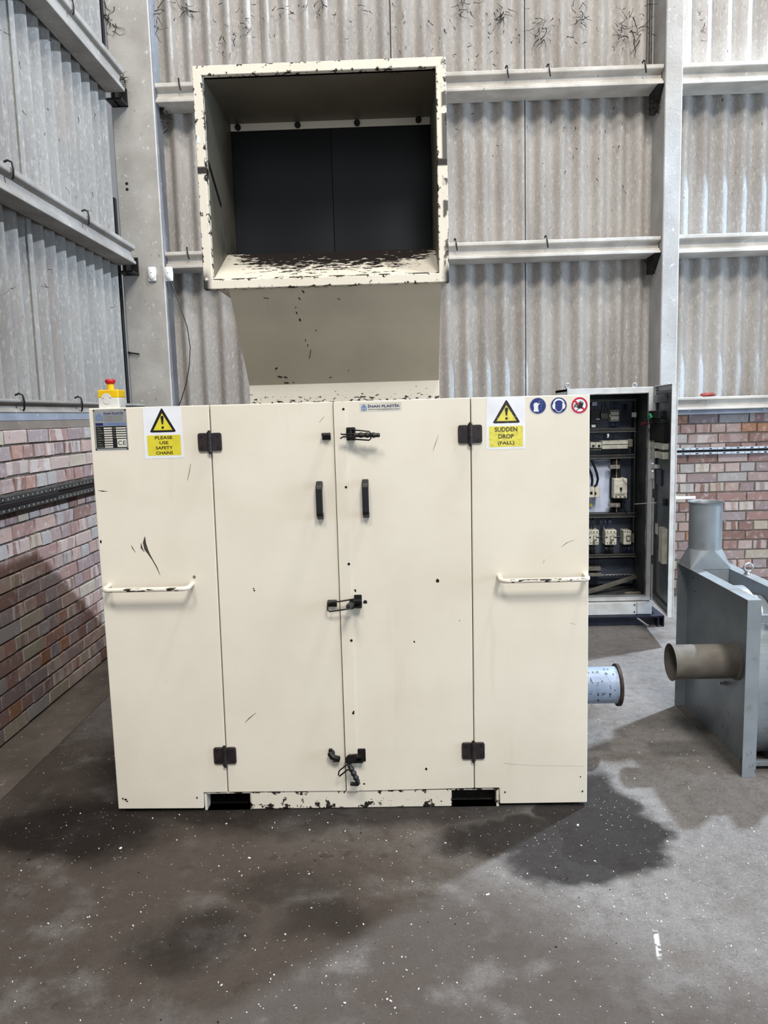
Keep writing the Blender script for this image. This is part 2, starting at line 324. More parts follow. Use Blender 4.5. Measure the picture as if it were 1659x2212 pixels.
def floor_mat():
    m = MAT('worn_concrete_floor', .7); x, y, z = m.xyz()
    c = m.mix(m.noise(1.3, 6).st(.3, .7), rgb(124, 121, 119), rgb(108, 104, 101)); c = m.mix(m.noise(22, 8, rough=.7).st(.4, .7)*.55, c, rgb(78, 72, 68))
    c = m.mix(m.noise(110, 6, rough=.75).st(.5, .68)*.55, c, rgb(150, 146, 143)); c = m.mix(m.noise(130, 5, off=(3, 1, 1), rough=.75).st(.52, .68)*.6, c, rgb(46, 42, 39))
    c = m.mix(m.noise(2.6, 5, off=(7, 3, 0)).st(.52, .7)*.5, c, '#4a3c30')
    oil_and_shade = ((x*.75+y*1.0+m.noise(2.0, 5, off=(4, 4, 0))*.7).st(1.25, .6))*m.noise(5, 6, off=(6, 2, 0)).st(.2, .5)  # oily dirt, its brown also painted in to deepen the shaded floor
    c = m.mix(oil_and_shade*.80, c, '#382d24')
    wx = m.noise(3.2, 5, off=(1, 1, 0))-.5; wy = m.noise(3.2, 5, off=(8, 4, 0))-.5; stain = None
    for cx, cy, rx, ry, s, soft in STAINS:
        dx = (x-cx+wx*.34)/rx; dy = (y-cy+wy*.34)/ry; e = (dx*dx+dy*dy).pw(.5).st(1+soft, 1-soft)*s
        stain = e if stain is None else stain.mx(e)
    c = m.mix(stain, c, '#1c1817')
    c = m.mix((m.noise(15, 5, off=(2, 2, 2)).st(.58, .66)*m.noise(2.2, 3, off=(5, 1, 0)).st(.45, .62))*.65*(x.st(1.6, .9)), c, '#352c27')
    fl = m.voro(110); c = m.mix(fl.st(.20, .15)*m.noise(70, 1, off=(4, 4, 4)).st(.62, .66), c, '#cfcac4')
    fl2 = m.voro(24, off=(3, 1, 0)); c = m.mix(fl2.st(.05, .035), c, '#d6d1c9')
    sc = (x-1.778-(y+.745)*.23+wx*.05).ab().st(.010, .002)*(y+.745).ab().st(.075, .04)*m.noise(40, 3).st(.42, .55)
    c = m.mix(sc*.9, c, '#d9d7d5')
    m.col(c); m.rgh(stain*-.1+.80); m.nt.links.new((stain*-.43+.45).k, m.b.inputs['Specular IOR Level']); m.bump(m.noise(90, 6, rough=.7), .35, .004); return m.m
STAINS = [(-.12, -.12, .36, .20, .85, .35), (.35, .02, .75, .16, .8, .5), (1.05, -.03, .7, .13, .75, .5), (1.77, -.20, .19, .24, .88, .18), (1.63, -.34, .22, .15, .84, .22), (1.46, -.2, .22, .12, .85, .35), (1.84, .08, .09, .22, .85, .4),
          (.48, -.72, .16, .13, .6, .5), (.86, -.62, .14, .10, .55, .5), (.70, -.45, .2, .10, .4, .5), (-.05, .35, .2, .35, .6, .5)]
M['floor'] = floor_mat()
M['floor2'] = concrete('smooth_concrete_margin', rgb(108, 100, 92), rgb(84, 77, 70), .5)
M['twig'] = plain('dried_twig', '#2b211c', .9, 0, .4)

# ------------------------------------------------------------------ the hall: floor, brick walls, cladding, columns, purlins
XL, YB = -.767, 3.256
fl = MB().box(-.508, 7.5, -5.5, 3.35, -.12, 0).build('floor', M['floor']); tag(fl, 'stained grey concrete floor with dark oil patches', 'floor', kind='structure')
MB().box(-1.0, -.514, -5.5, 3.35, -.12, -.003).build('edge_strip', M['floor2'], fl)
def brick_mesh(L, D=.04, seed=0):
    rr = random.Random(seed); h = .066; b = .0035; j = lambda s: rr.uniform(-s, s); o = []
    # local: u along the wall (x), front at y=0 (facing -y), z up; centred
    fr = [(-L/2+b+j(.004), j(.002), -h/2+b+j(.002)), (L/2-b+j(.004), j(.002), -h/2+b+j(.002)), (L/2-b+j(.005), j(.002), h/2-b+j(.002)), (-L/2+b+j(.005), j(.002), h/2-b+j(.002))]
    mid = [(-L/2+j(.002), .005, -h/2), (L/2+j(.002), .005, -h/2), (L/2+j(.002), .005, h/2), (-L/2+j(.002), .005, h/2)]
    bk = [(x, D, z) for x, y, z in mid]
    me = bpy.data.meshes.new('brick'); me.from_pydata(fr+mid+bk, [], [(0, 1, 2, 3)]+[(k+4, (k+1) % 4+4, (k+1) % 4, k) for k in range(4)]+[(k+8, (k+1) % 4+8, (k+1) % 4+4, k+4) for k in range(4)])
    me.materials.append(M['brick']); me.update(); return me
STR = [brick_mesh(.222, seed=k) for k in range(7)]; HDR = [brick_mesh(.106, seed=20+k) for k in range(7)]
def lay(wall, place, u0, u1, vis, ztop, n, par, phase, rnd):
    rest = MB(); cnt = 0
    for k in range(n):
        zc = ztop-.076*k-.038
        if zc-.03 < 0: continue
        head = (k % 2 == par); step = .116 if head else .232
        u = u0+(phase if head else phase+.058)-step
        while u < u1:
            a, b = max(u, u0), min(u+step, u1)
            if b-a > .04:
                uc = (a+b)/2; full = b-a > step-.01
                if vis(uc, zc) and full and cnt < 300:
                    o = bpy.data.objects.new('brick', rnd.choice(HDR if head else STR)); COL.objects.link(o); o.parent = wall
                    p, rz = place(uc, zc); o.location = (p[0], p[1], p[2]+rnd.uniform(-.002, .002)); o.rotation_euler = (0, rnd.uniform(-.008, .008), rz); cnt += 1
                else:
                    p, rz = place(uc, zc); c, s = math.cos(rz), math.sin(rz); w = (b-a)/2-.005
                    rest.add([(p[0]+c*q-s*d, p[1]+s*q+c*d, p[2]+z) for q, d, z in [(-w, 0, -.032), (w, 0, -.032), (w, 0, .032), (-w, 0, .032), (-w, .03, -.032), (w, .03, -.032), (w, .03, .032), (-w, .03, .032)]],
                             [(0, 1, 2, 3), (1, 5, 6, 2), (5, 4, 7, 6), (4, 0, 3, 7), (3, 2, 6, 7), (4, 5, 1, 0)])
            u += step
    if rest.v: tag(rest.build('brickwork', M['brickwork'], wall), kind='stuff')
    return cnt
wl = MB().box(-1.0, XL-.009, -4.5, 3.35, 0, 1.446).build('wall_left', M['mortar']); tag(wl, 'left wall of pinkish bonded bricks below grey corrugated cladding', 'wall', kind='structure')
lay(wl, lambda u, z: ((XL, u, z), math.radians(90)), -2.0, 3.2, lambda u, z: u > .80-(1.4-z)*.02 and u < 2.98 and not(z < .45 and u > 2.5) and u < 2.3+z*.4, 1.446, 19, 1, .03, random.Random(3))
wb = MB().box(XL-.05, 5.0, YB+.009, 3.45, 0, 1.42).build('wall_back', M['mortar']); tag(wb, 'back wall of pink and cream bricks below corrugated cladding', 'wall', kind='structure')
lay(wb, lambda u, z: ((u, YB, z), 0), XL, 5.0, lambda u, z: 3.12 < u < 4.35, 1.408, 18, 1, .075, random.Random(5))
# corrugated cladding: every sheet is a part of its wall
def sheet(wall, axis, a, b, c, z0, z1, mat, phase, amp=.027, pitch=.1445):
    n = max(8, int((b-a)/pitch*12)); t = .0065; vs = []; fs = []
    for side in (0, 1):
        for z in (z0, z1):
            for i in range(n+1):
                u = a+(b-a)*i/n; d = -amp*math.cos(2*math.pi*(u-phase)/pitch)+side*t
                vs.append((u, c+d, z) if axis == 'x' else (c-d, u, z))
    q = n+1
    for i in range(n):
        fs.append((i, i+1, i+1+q, i+q)); fs.append((2*q+i, 3*q+i, 3*q+i+1, 2*q+i+1))
    mb = MB().add(vs, fs, True)
    mb.add([vs[0], vs[q], vs[3*q], vs[2*q]], [(0, 1, 2, 3)]); mb.add([vs[n], vs[n+q], vs[n+3*q], vs[n+2*q]], [(3, 2, 1, 0)])
    return mb.build('cladding_sheet', mat, wall)
for k, (a, b) in enumerate([(-.90, .115), (.115, 1.098), (1.098, 2.078), (2.078, 3.07)]):
    sheet(wb, 'x', a-.004, b+.02, 3.335+(.009 if k % 2 else 0), 1.42, 5.3, M['sheet'], 2.21)
for xs in (1.098, 2.078):
    yy = 3.335-.027*math.cos(2*math.pi*(xs-2.21)/.1445)-.001; MB().box(xs-.0028, xs+.0028, yy-.003, yy+.004, 1.42, 5.3).build('sheet_joint', M['void'], wb)
for k, (a, b) in enumerate([(3.12, 4.11), (4.11, 5.0)]):
    sheet(wb, 'x', a, b+.02, 3.335+.009*k, 1.42, 5.3, M['sheet'], 3.262)
for k, (a, b) in enumerate([(-4.4, -3.4), (-3.4, -2.4), (-2.4, -1.4), (-1.4, -.4), (-.4, .6), (.6, 1.60), (1.60, 2.99)]):
    sheet(wl, 'y', a, b+.02, -.93-(.009 if k % 2 else 0), 1.46, 5.3, M['sheet2'], 1.48)
# columns
t = MB(); t.box(-.925, -.612, 3.08, 3.25, 0, 5.3)
colm = t.build('concrete_column', M['conc'], bevel=.008); tag(colm, 'wide pale concrete column in the left corner carrying two white sensors', 'column', kind='structure')
MB().box(-.6125, -.608, 3.088, 3.25, 0, 5.3).build('added_shade_face', M['side'], colm)  # facing added in a darker colour to mute the lit column side
for z in (3.185, 3.145): MB().cyl((-.848, 3.084, z), (-.848, 3.0785, z), .011, 10).build('bolt_hole', M['void'], colm)
MB().box(-.985, -.930, 3.035, 3.075, 1.45, 3.08).box(-.985, -.930, 3.035, 3.075, 3.86, 5.3).build('gap_shade_strip', M['void'], colm)  # dark strips added for the shade in the gap beside the column
colr = MB().box(3.030, 3.152, 3.08, 3.40, 0, 5.3).build('concrete_column', M['conc2'], bevel=.006); tag(colr, 'narrow pale concrete column behind the open electrical cabinet', 'column', kind='structure')
MB().cyl((2.985, 3.29, 3.85), (2.985, 3.29, 5.3), .012, 8).build('conduit', M['darkgalv'], colr)
# purlins
def purl(name, axis, a, b, back, front, z0, z1, label, hooks=()):
    s = 1 if back > front else -1; D = abs(back-front); H = z1-z0
    pr = [(0, 0), (D, 0), (D, H*.16), (D*.90, H*.18), (D*.90, H*.32), (D*.76, H*.36), (D*.76, H*.70), (D*.96, H*.76), (D, H*.80), (D, H), (0, H)]
    mb = MB()
    if axis == 'x': mb.prism([(back-s*d, z0+z) for d, z in pr], 'x', a, b)
    else: mb.prism([(back-s*d, z0+z) for d, z in pr], 'y', a, b)
    o = mb.build(name, M['purlin' if axis == 'x' else 'purlin2'], bevel=.003); tag(o, label, 'purlin', kind='structure')
    for u in hooks:
        f = front
        pts = [(-.03, z1+.022), (-.012, z1+.030), (.006, z1+.022), (.010, z1-.01), (.006, z1-.045), (-.002, z1-.055)]
        w = [((u+.004*i, f-d, z) if axis == 'x' else (f+d, u+.003*i, z)) for i, (d, z) in enumerate(pts)]
        MB().tube(w, .0055, 6).build('hook_bolt', M['iron'], o)
    return o
def hx(px, py): return at(px, py, 3.1).x
purl('purlin', 'x', -.608, 3.026, 3.32, 3.1, 3.742, 3.874, 'upper whitewashed purlin on back wall passing behind the hood', [hx(384, 180), hx(1093, 157), hx(1183, 153), hx(1390, 146)])
purl('purlin', 'x', -.608, 3.026, 3.32, 3.1, 2.582, 2.70, 'lower whitewashed purlin on back wall passing behind the hood', [hx(402, 541), hx(1178, 520), hx(982, 525)])
purl('purlin', 'x', 3.154, 5.0, 3.32, 3.1, 3.735, 3.872, 'upper purlin right of the narrow column', [])
purl('purlin', 'x', 3.154, 5.0, 3.32, 3.1, 2.575, 2.704, 'lower purlin right of the narrow column', [])
sill = purl('purlin', 'x', 3.154, 5.0, 3.32, 3.13, 1.440, 1.535, 'low ledge purlin right of narrow column, resting on the bricks', [])
MB().box(3.156, 5.0, 3.16, 3.3, 1.405, 1.438).build('sill_strip', M['lit_sill'], sill)
MB().cyl((at(1528, 870, 3.12).x, 3.135, 1.505), (at(1528, 870, 3.12).x, 3.118, 1.502), .008, 8).build('bolt', M['steel'], sill)
purl('purlin', 'y', -4.4, 2.93, -.90, XL, 3.752, 3.906, 'highest purlin on left wall, cut off by the top of the photo', [atx(155, 22, XL).y, .6])
purl('purlin', 'y', -4.4, 2.93, -.90, XL, 2.584, 2.716, 'middle purlin on left wall running into the corner column', [atx(22, 360, XL).y, atx(187, 462, XL).y])
pc = purl('purlin', 'y', -4.4, 2.99, -.90, XL-.02, 1.526, 1.592, 'lowest ledge purlin on left wall just above the bricks', [atx(55, 868, XL).y, atx(180, 870, XL).y])
pc.data.materials[0] = M['ledge']
MB().box(-.95, XL-.003, -4.4, 2.99, 1.488, 1.524).build('sill_strip', M['lit_sill'], pc); MB().box(-.95, XL-.005, -4.4, 3.2, 1.444, 1.488).build('mortar_band', M['band'], pc)
for z0, z1, lb in ((2.535, 2.66, 'lower'), (3.71, 3.83, 'upper')):
    o = MB().box(-.91, -.80, 2.94, 3.079, z0, z0+.012).box(-.91, -.80, 3.062, 3.079, z0, z1).box(-.862, -.85, 2.96, 3.07, z0, z1-.02).build('purlin_cleat', M['iron']); tag(o, lb+' dark steel cleat holding the purlin to corner column', 'bracket')
for z0, zt, lb in ((3.60, 3.742, 'upper'), (2.46, 2.582, 'lower')):
    o = MB().prism([(3.1, zt), (3.3, zt), (3.3, z0), (3.24, z0)], 'x', 2.985, 3.029).build('purlin_cleat', M['iron']); tag(o, lb+' dark steel cleat under the purlin at narrow column', 'bracket')
# steel rails on the walls
r1 = thing('slotted_wall_channel', 'white slotted double channel rail across the bricks at right', 'rail', (3.165, 3.25, 1.105))
zc = .5*(at(1560, 972, 3.23).z+at(1562, 974, 3.23).z)
for dz, nm in ((.018, 'upper_channel'), (-.018, 'lower_channel')):
    MB().box(3.165, 5.0, 3.215, 3.253, zc+dz-.0085, zc+dz+.0085).build(nm, M['galv'], r1, .002)
sl = MB()
for k in range(34):
    x = 3.21+k*.052
    for dz in (.018, -.018): sl.box(x-(.010 if k % 2 else .0025), x+(.010 if k % 2 else .0025), 3.2142, 3.2155, zc+dz-.004, zc+dz+.004)
tag(sl.build('slot', M['void'], r1), kind='stuff'); MB().box(3.165, 5.0, 3.23, 3.25, zc-.0095, zc+.0095).build('recess', M['void'], r1)
r2 = thing('slotted_wall_channel', 'dark dusty slotted channel rail along left brick wall', 'rail', (XL, 1.5, 1.08))
MB().box(XL+.001, XL+.042, -2.5, 3.05, 1.112, 1.140).build('upper_channel', M['darkgalv'], r2, .002)
MB().box(XL+.001, XL+.05, -2.5, 1.30, 1.087, 1.111).box(XL+.001, XL+.03, 1.30, 3.05, 1.087, 1.111).build('cable', M['cable'], r2, .004)
MB().box(XL+.001, XL+.042, -2.5, 3.05, 1.062, 1.086).build('lower_channel', M['darkgalv'], r2, .002)
sl = MB()
for k in range(60):
    y = .2+k*.048
    for z in (1.126, 1.074): sl.box(XL+.0415, XL+.0428, y, y+.010, z-.004, z+.004)
tag(sl.build('slot', M['plate'], r2), kind='stuff')
# sensors, their cable, a poking bar, a red lump
for (px, lb, rz) in ((328, 'white dome sensor facing out on the corner column front', 0), (364, 'white dome sensor on the right edge of corner column, with a cable', 1)):
    p = at(px, 592, 3.06); s = thing('wall_sensor', lb, 'sensor', (p.x, 3.08, p.z), 'white sensors on the corner column')
    a = [(-.027, -.05), (.027, -.05), (.031, 0), (.027, .05), (-.027, .05), (-.031, 0)]
    MB().prism([(p.x+q, p.z+z) for q, z in a], 'y', 3.078, 3.055).build('backplate', M['white'], s, .004)
    vs = []; n = 10
    for i in range(5):
        f = math.cos(i/4*math.pi/2); vs += [(p.x+.027*f*math.cos(2*math.pi*j/n)*1.05, 3.056-.026*math.sin(i/4*math.pi/2), p.z+.049*f*math.sin(2*math.pi*j/n)) for j in range(n)]
    MB().add(vs, [(i*n+j, i*n+(j+1) % n, (i+1)*n+(j+1) % n, (i+1)*n+j) for i in range(4) for j in range(n)], True).build('dome', M['white'], s)
    MB().cyl((p.x+.004, 3.034, p.z+.004), (p.x+.004, 3.028, p.z+.004), .004, 8).build('indicator', M['devdark'], s)
pts = [(at(*q, 3.10)) for q in ((368, 606), (378, 632), (392, 668), (404, 705), (411, 750), (409, 790), (402, 830), (390, 868), (380, 890))]
o = MB().tube(pts, .0035, 6).build('hanging_cable', M['cable'], org=pts[-1]); tag(o, 'thin black cable hanging from the right-hand white sensor', 'cable')
a, b = at(279, 762, 3.06), at(301, 765, 3.06)
o = MB().cyl(a, b, .006, 8).cyl((a.x, 3.079, a.z), (a.x, 3.05, a.z), .009, 8).build('fixing_bar', M['iron'], org=a); tag(o, 'short dark bar poking out beside corner column base', 'bar')
p = at(1532, 853, 3.18); mb = MB(); n = 8
for i in range(4):
    q = [(-.055, .6), (-.03, 1), (.03, .9), (.05, .55)][i]
    mb.v += [(p.x+q[0]+R.uniform(-.005, .005), 3.2+.022*q[1]*math.cos(2*math.pi*j/n), 1.535+.017+.016*q[1]*math.sin(2*math.pi*j/n)+R.uniform(-.002, .002)) for j in range(n)]
mb.f = [(i*n+j, i*n+(j+1) % n, (i+1)*n+(j+1) % n, (i+1)*n+j) for i in range(3) for j in range(n)]+[tuple(range(n)), tuple(range(3*n, 4*n))]; mb.mi = [0]*len(mb.f); mb.sm = [False]*len(mb.f)
o = mb.build('clay_lump', M['redlump'], org=(p.x, 3.2, 1.535)); tag(o, 'small red lump lying on the ledge purlin at right', 'rubble')
# dried ivy and cobweb bits, clinging to the walls and columns
def strand(tw, p, L, r, ax, steps=5):
    d = Vector((R.uniform(-1, 1), R.uniform(-.25, 0), R.uniform(-1.4, .6))).normalized(); pts = [Vector(p)]
    if ax == 'y': d = Vector((-d.y, d.x, d.z))
    for i in range(steps):
        d = (d+Vector((R.uniform(-.6, .6), 0 if ax == 'x' else R.uniform(-.6, .6), R.uniform(-.6, .6)))).normalized(); pts.append(pts[-1]+d*L/steps)
    if ax == 'x':
        for q in pts: q.y = min(q.y, 3.33)
    tw.tube(pts, [r*(1-.7*i/steps) for i in range(steps+1)], 4, False)
def ivy(par, rows):
    tw = MB()
    for px, py, sx, sy, n, L, y in rows:
        for k in range(n):
            p = at(R.gauss(px, sx*.6), max(-20, R.gauss(py, sy*.6)), y); strand(tw, p, L*R.uniform(.5, 1.3), R.uniform(.0018, .0042), 'x')
    tag(tw.build('dried_ivy', M['twig'], par), kind='stuff')
ivy(colm, ((232, 40, 14, 26, 16, .09, 3.075), (332, 40, 10, 30, 16, .12, 3.2), (262, 172, 9, 18, 26, .07, 3.06), (347, 240, 9, 24, 70, .06, 3.2), (352, 262, 10, 20, 24, .05, 3.25)))
ivy(colr, ((1416, 222, 8, 18, 60, .06, 3.2), (1408, 560, 10, 18, 44, .05, 3.2), (1440, 560, 30, 12, 10, .04, 3.2)))
ivy(wb, ((1370, 70, 28, 34, 24, .11, 3.3), (1170, 62, 12, 30, 16, .09, 3.3), (1255, 35, 14, 26, 12, .08, 3.3), (1002, 20, 14, 22, 12, .08, 3.3), (1085, 28, 12, 22, 12, .08, 3.3), (405, 25, 16, 16, 10, .10, 3.3), (660, 20, 150, 20, 30, .05, 3.3), (510, 60, 90, 55, 26, .05, 3.3), (1100, 70, 280, 60, 70, .035, 3.3), (1130, 320, 250, 130, 24, .03, 3.3), (1515, 60, 8, 40, 9, .05, 3.3)))
tw = MB()
for k in range(26): strand(tw, (-.905, R.uniform(.9, 2.9), R.uniform(2.0, 4.2)), .05*R.uniform(.5, 1.3), .0022, 'y')
tag(tw.build('dried_ivy', M['twig'], wl), kind='stuff')
# loose flecks on the floor
fk = MB(); fd = MB()
for k in range(520):
    x, y = R.uniform(-.5, 3.2), R.uniform(-1.3, 1.2)
    if -.02 < x < 1.80 and y > -.02 or x > 2.36 and y > .15: continue
    s = R.uniform(.0006, .0016)*(2.2 if R.random() < .04 else 1); a = R.uniform(0, 3.14); L = s*R.uniform(1, 2.6)
    (fk if k % 6 else fd).obox((x, y, .0012), (math.cos(a), math.sin(a), .1), (-math.sin(a), math.cos(a), 0), (0, 0, 1), L, s, .0012)
tag(fk.build('plastic_flakes', M['white']), 'tiny white plastic flakes scattered over the concrete floor', 'flakes', kind='stuff')
tag(fd.build('dirt_crumbs', M['iron']), 'tiny dark crumbs scattered over the concrete floor', 'crumbs', kind='stuff')

# ------------------------------------------------------------------ the granulator
g = thing('granulator', 'large cream sheet-metal granulator with doors, warning stickers and an open black-chipped infeed hood', 'machine', (.8825, 0, 0))
def rp(x0, x1, z0, z1): return [(x0, z0), (x1, z0), (x1, z1), (x0, z1)]
bd = MB().prism([(.03, .075), (.03, 1.508), (1.35, 1.508), (2.34, .742), (2.34, .075)], 'x', .012, 1.753)
bd.build('body', M['dark_body'], g, .004)
for a, b in ((.012, .328), (1.439, 1.753)): MB().box(a, b, .03, 1.93, .0, .074).build('base_beam', M['void'], g)
MB().prism([(0, .014), (.325, .011), (.327, .0745), (.4185, .0745), (.4285, 1.519), (0, 1.519)], 'y', 0, .028).build('left_panel', M['cream'], g, .0025)
MB().prism([(1.441, .013), (1.765, .013), (1.765, 1.520), (1.3515, 1.520), (1.348, .0755), (1.439, .0755)], 'y', 0, .028).build('right_panel', M['cream'], g, .0025)
ld = MB().prism([(.4225, .0745), (.8655, .0715), (.8665, 1.519), (.4325, 1.519)], 'y', 0, .026).build('left_door', M['cream'], g, .0025)
rd = MB().prism([(.912, .072), (1.3445, .0765), (1.3478, 1.520), (.912, 1.519)], 'y', -.0005, .026).build('right_door', M['cream'], g, .0018)
MB().box(.8688, .9125, -.0035, .02, .0725, 1.5185).build('cover_strip', M['cream'], rd, .0012)
MB().box(.866, .8688, .012, .03, .072, 1.518).box(.4195, .4325, .02, .03, .072, 1.518).box(1.345, 1.352, .02, .03, .072, 1.518).build('door_gap', M['void'], g)
pl = MB().box(.504, 1.260, .006, 1.9, .002, .0695).build('plinth', M['plinth'], g, .003)
for a, b, nm in ((.328, .504, 0), (1.260, 1.439, 1)):
    pk = MB().box(a, b, 1.0, 1.02, .0, .07).build('fork_pocket', M['void'], g)
    w = MB()
    w.ring(rp(a+.001, b-.001, .0, .0735), rp(a+.009 if nm == 0 else a+.002, b-.002 if nm == 0 else b-.010, -.002, .066), 'y', .008, .06); w.build('pocket_rim', M['plinth'], g)
# hinges
for cx, cz, dk, nm in ((.427, 1.3895, .0, 'a'), (.4185, .2225, .0, 'b'), (1.3465, 1.3935, 0, 'c'), (1.3435, .2255, 0, 'd')):
    h = MB()
    h.prism(rrect(cx-.042, cx-.006, cz-.032, cz+.032, .008), 'y', -.009, 0).prism(rrect(cx+.006, cx+.042, cz-.032, cz+.032, .008), 'y', -.009, 0)
    hg = h.build('hinge', M['hinge'], g, .0012)
    for z0, z1 in ((-.036, -.0125), (-.0115, .0115), (.0125, .036)): MB().cyl((cx, -.011, cz+z0), (cx, -.011, cz+z1), .0085, 12).build('knuckle', M['hinge'], hg)
    for sx in (-.029, .029):
        for sz in (-.020, .020): MB().cyl((cx+sx, -.0088, cz+sz), (cx+sx, -.0102, cz+sz), .0052, 10).build('screw', M['black'], hg)
    MB().cyl((cx, -.011, cz-.043), (cx, -.011, cz+.041), .0045, 8).build('hinge_pin', M['iron'], hg)
# black bow handles
for x, z0, z1, d in ((.8105, 1.108, 1.238, ld), (.9735, 1.110, 1.241, rd)):
    MB().prism([(0, z0), (-.012, z0-.004), (-.036, z0+.010), (-.040, z0+.022), (-.040, z1-.022), (-.036, z1-.010), (-.012, z1+.004), (0, z1), (0, z1-.018), (-.012, z1-.020), (-.024, z1-.030), (-.024, z0+.030), (-.012, z0+.020), (0, z0+.018)],
               'x', x-.0115, x+.0115).build('door_handle', M['black'], d, .003, 2)
# welded tube rails
hr = cream('rubbed_rail_paint', lambda m, x, y, z: (m.noise(24, 4, (1, 2, 3)).st(.52, .56)*y.st(-.070, -.074)).mx((m.noise(14, 3, off=(3, 1, 0)).st(.6, .63))*z.st(.874, .868)))
for a, b, z in ((.029, .333, .879), (1.444, 1.750, .882)):
    pts = [(a, .002, z), (a, -.045, z-.003)]+[(a+.022*(1-math.cos(t)), -.045-.022*math.sin(t), z-.004) for t in (.4, .8, 1.2, 1.57)]
    pts += [(b-.022*(1-math.cos(t)), -.045-.022*math.sin(t), z-.004) for t in (1.57, 1.2, .8, .4)]+[(b, -.045, z-.003), (b, .002, z)]
    MB().tube(pts, .0085, 12).build('handrail', hr, g)
# toggle latches
def grip(mb, p, d, L, r):
    p, d = Vector(p), Vector(d).normalized(); n = 22; pr = []
    for i in range(n+1):
        t = i/n; q = r*(1+.16*math.cos(t*4*2*math.pi))
        if t < .08: q *= .75
        if t > .93: q *= 1.05-(t-.93)*7
        pr.append((p+d*L*t, max(q, r*.3)))
    mb.tube([a for a, _ in pr], [b for _, b in pr], 12)
# upper, hanging open
lt = MB().prism(rrect(.911, .944, 1.382, 1.428, .004), 'y', -.004, 0).build('toggle_latch', M['iron'], rd, .001)
def sub(name, mb, mat, par, **k): return mb.build(name, mat, par, **k)
def y_at(px, py, y): p = at(px, py, y); return (p.x, y, p.z)
mb = MB(); mb.box(.914, .941, -.034, -.002, 1.420, 1.425).box(.914, .941, -.034, -.002, 1.386, 1.391); mb.cyl((.927, -.030, 1.384), (.927, -.030, 1.428), .005, 8); sub('latch_bracket', mb, M['iron'], lt)
mb = MB(); p0, p1 = Vector(y_at(741, 941, -.045)), Vector(y_at(772, 940, -.05)); mb.tube([p0+Vector((0, 0, .004)), p1+Vector((0, 0, .004))], .0032, 6).tube([p0+Vector((0, 0, -.004)), p1+Vector((0, 0, -.004))], .0032, 6)
mb.tube([p0+Vector((0, 0, .004)), p0+Vector((-.008, .004, .006))], .0025, 6).tube([p0+Vector((0, 0, -.004)), p0+Vector((-.010, .004, -.010))], .0025, 6); sub('latch_fork', mb, M['iron'], lt)
mb = MB(); grip(mb, y_at(766, 940, -.05), Vector(y_at(817, 940, -.055))-Vector(y_at(766, 940, -.05)), .088, .0085); sub('lever_grip', mb, M['black'], lt)
mb = MB(); q = [y_at(766, 929, -.046), y_at(797, 932, -.066), y_at(800, 935, -.068), y_at(801, 948, -.066), y_at(797, 951, -.064), y_at(766, 949, -.046)]; mb.tube(q, .0026, 6); sub('wire_loop', mb, M['iron'], lt)
kp = lambda par, x0, x1, z0, z1: MB().prism([(0, z1), (-.026, z1), (-.030, z1-.004), (-.030, z1-.010), (-.006, z1-.008), (-.005, z0), (0, z0)], 'x', x0, x1).build('latch_keeper', M['iron'], par, .0008)
kp(ld, .826, .856, 1.386, 1.411)
# middle, closed
lt = MB().prism(rrect(.920, .948, .776, .825, .004), 'y', -.005, 0).build('toggle_latch', M['iron'], rd, .001)
mb = MB().box(.905, .946, -.036, -.003, .806, .811).box(.905, .946, -.036, -.003, .783, .788).cyl((.914, -.03, .780), (.914, -.03, .814), .005, 8); sub('latch_bracket', mb, M['iron'], lt)
mb = MB(); mb.tube([y_at(765, 1294, -.035), y_at(735, 1299, -.034), y_at(713, 1302, -.032), y_at(708, 1307, -.032), y_at(708, 1318, -.032), y_at(712, 1321, -.032), y_at(735, 1318, -.034), y_at(760, 1314, -.035)], .0028, 6); sub('wire_loop', mb, M['iron'], lt)
mb = MB(); a = Vector((.912, -.032, .797)); b = Vector(y_at(752, 1311, -.115)); grip(mb, a, b-a, (b-a).length, .0095); sub('lever_grip', mb, M['black'], lt)
kp(ld, .824, .857, .783, .808)
# lower, hanging loose
lt = MB().prism(rrect(.915, .944, .190, .240, .004), 'y', -.005, 0).build('toggle_latch', M['iron'], rd, .001)
mb = MB().box(.895, .935, -.030, -.002, .196, .202).box(.895, .93, -.030, -.002, .214, .220)
pc_ = [y_at(752, 1632, -.04), y_at(770, 1630, -.04), y_at(768, 1643, -.04), y_at(757, 1652, -.04), y_at(747, 1648, -.04), y_at(745, 1639, -.04)]
mb.prism([(p[0], p[2]) for p in pc_], 'y', -.042, -.032); c0 = y_at(756, 1635, -.044); mb.cyl(c0, (c0[0], -.030, c0[2]), .005, 10); sub('latch_bracket', mb, M['iron'], lt)
mb = MB(); a = Vector(y_at(754, 1652, -.045)); b = Vector(y_at(774, 1690, -.06)); grip(mb, a, b-a, (b-a).length, .0098); e = Vector(y_at(757, 1693, -.058)); mb.tube([b-Vector((0, 0, .000)), b+Vector((-.004, 0, -.007)), e], [.009, .008, .007], 10); sub('lever_grip', mb, M['black'], lt)
mb = MB(); mb.tube([y_at(752, 1650, -.046), y_at(735, 1663, -.05), y_at(732, 1667, -.05), y_at(731, 1674, -.05), y_at(733, 1677, -.05), y_at(752, 1662, -.048)], .0027, 6); sub('wire_loop', mb, M['iron'], lt)
mb = MB(); c0 = Vector((.818, -.02, .226)); mb.cyl((.818, 0, .226), (.818, -.018, .226), .012, 10).tube([(.814, -.02, .232), (.822, -.03, .222), (.836, -.03, .216), (.848, -.022, .214)], [.012, .011, .011, .007], 8).box(.824, .848, -.026, 0, .200, .212).box(.808, .82, -.014, 0, .232, .242); sub('latch_keeper', mb, M['iron'], ld)
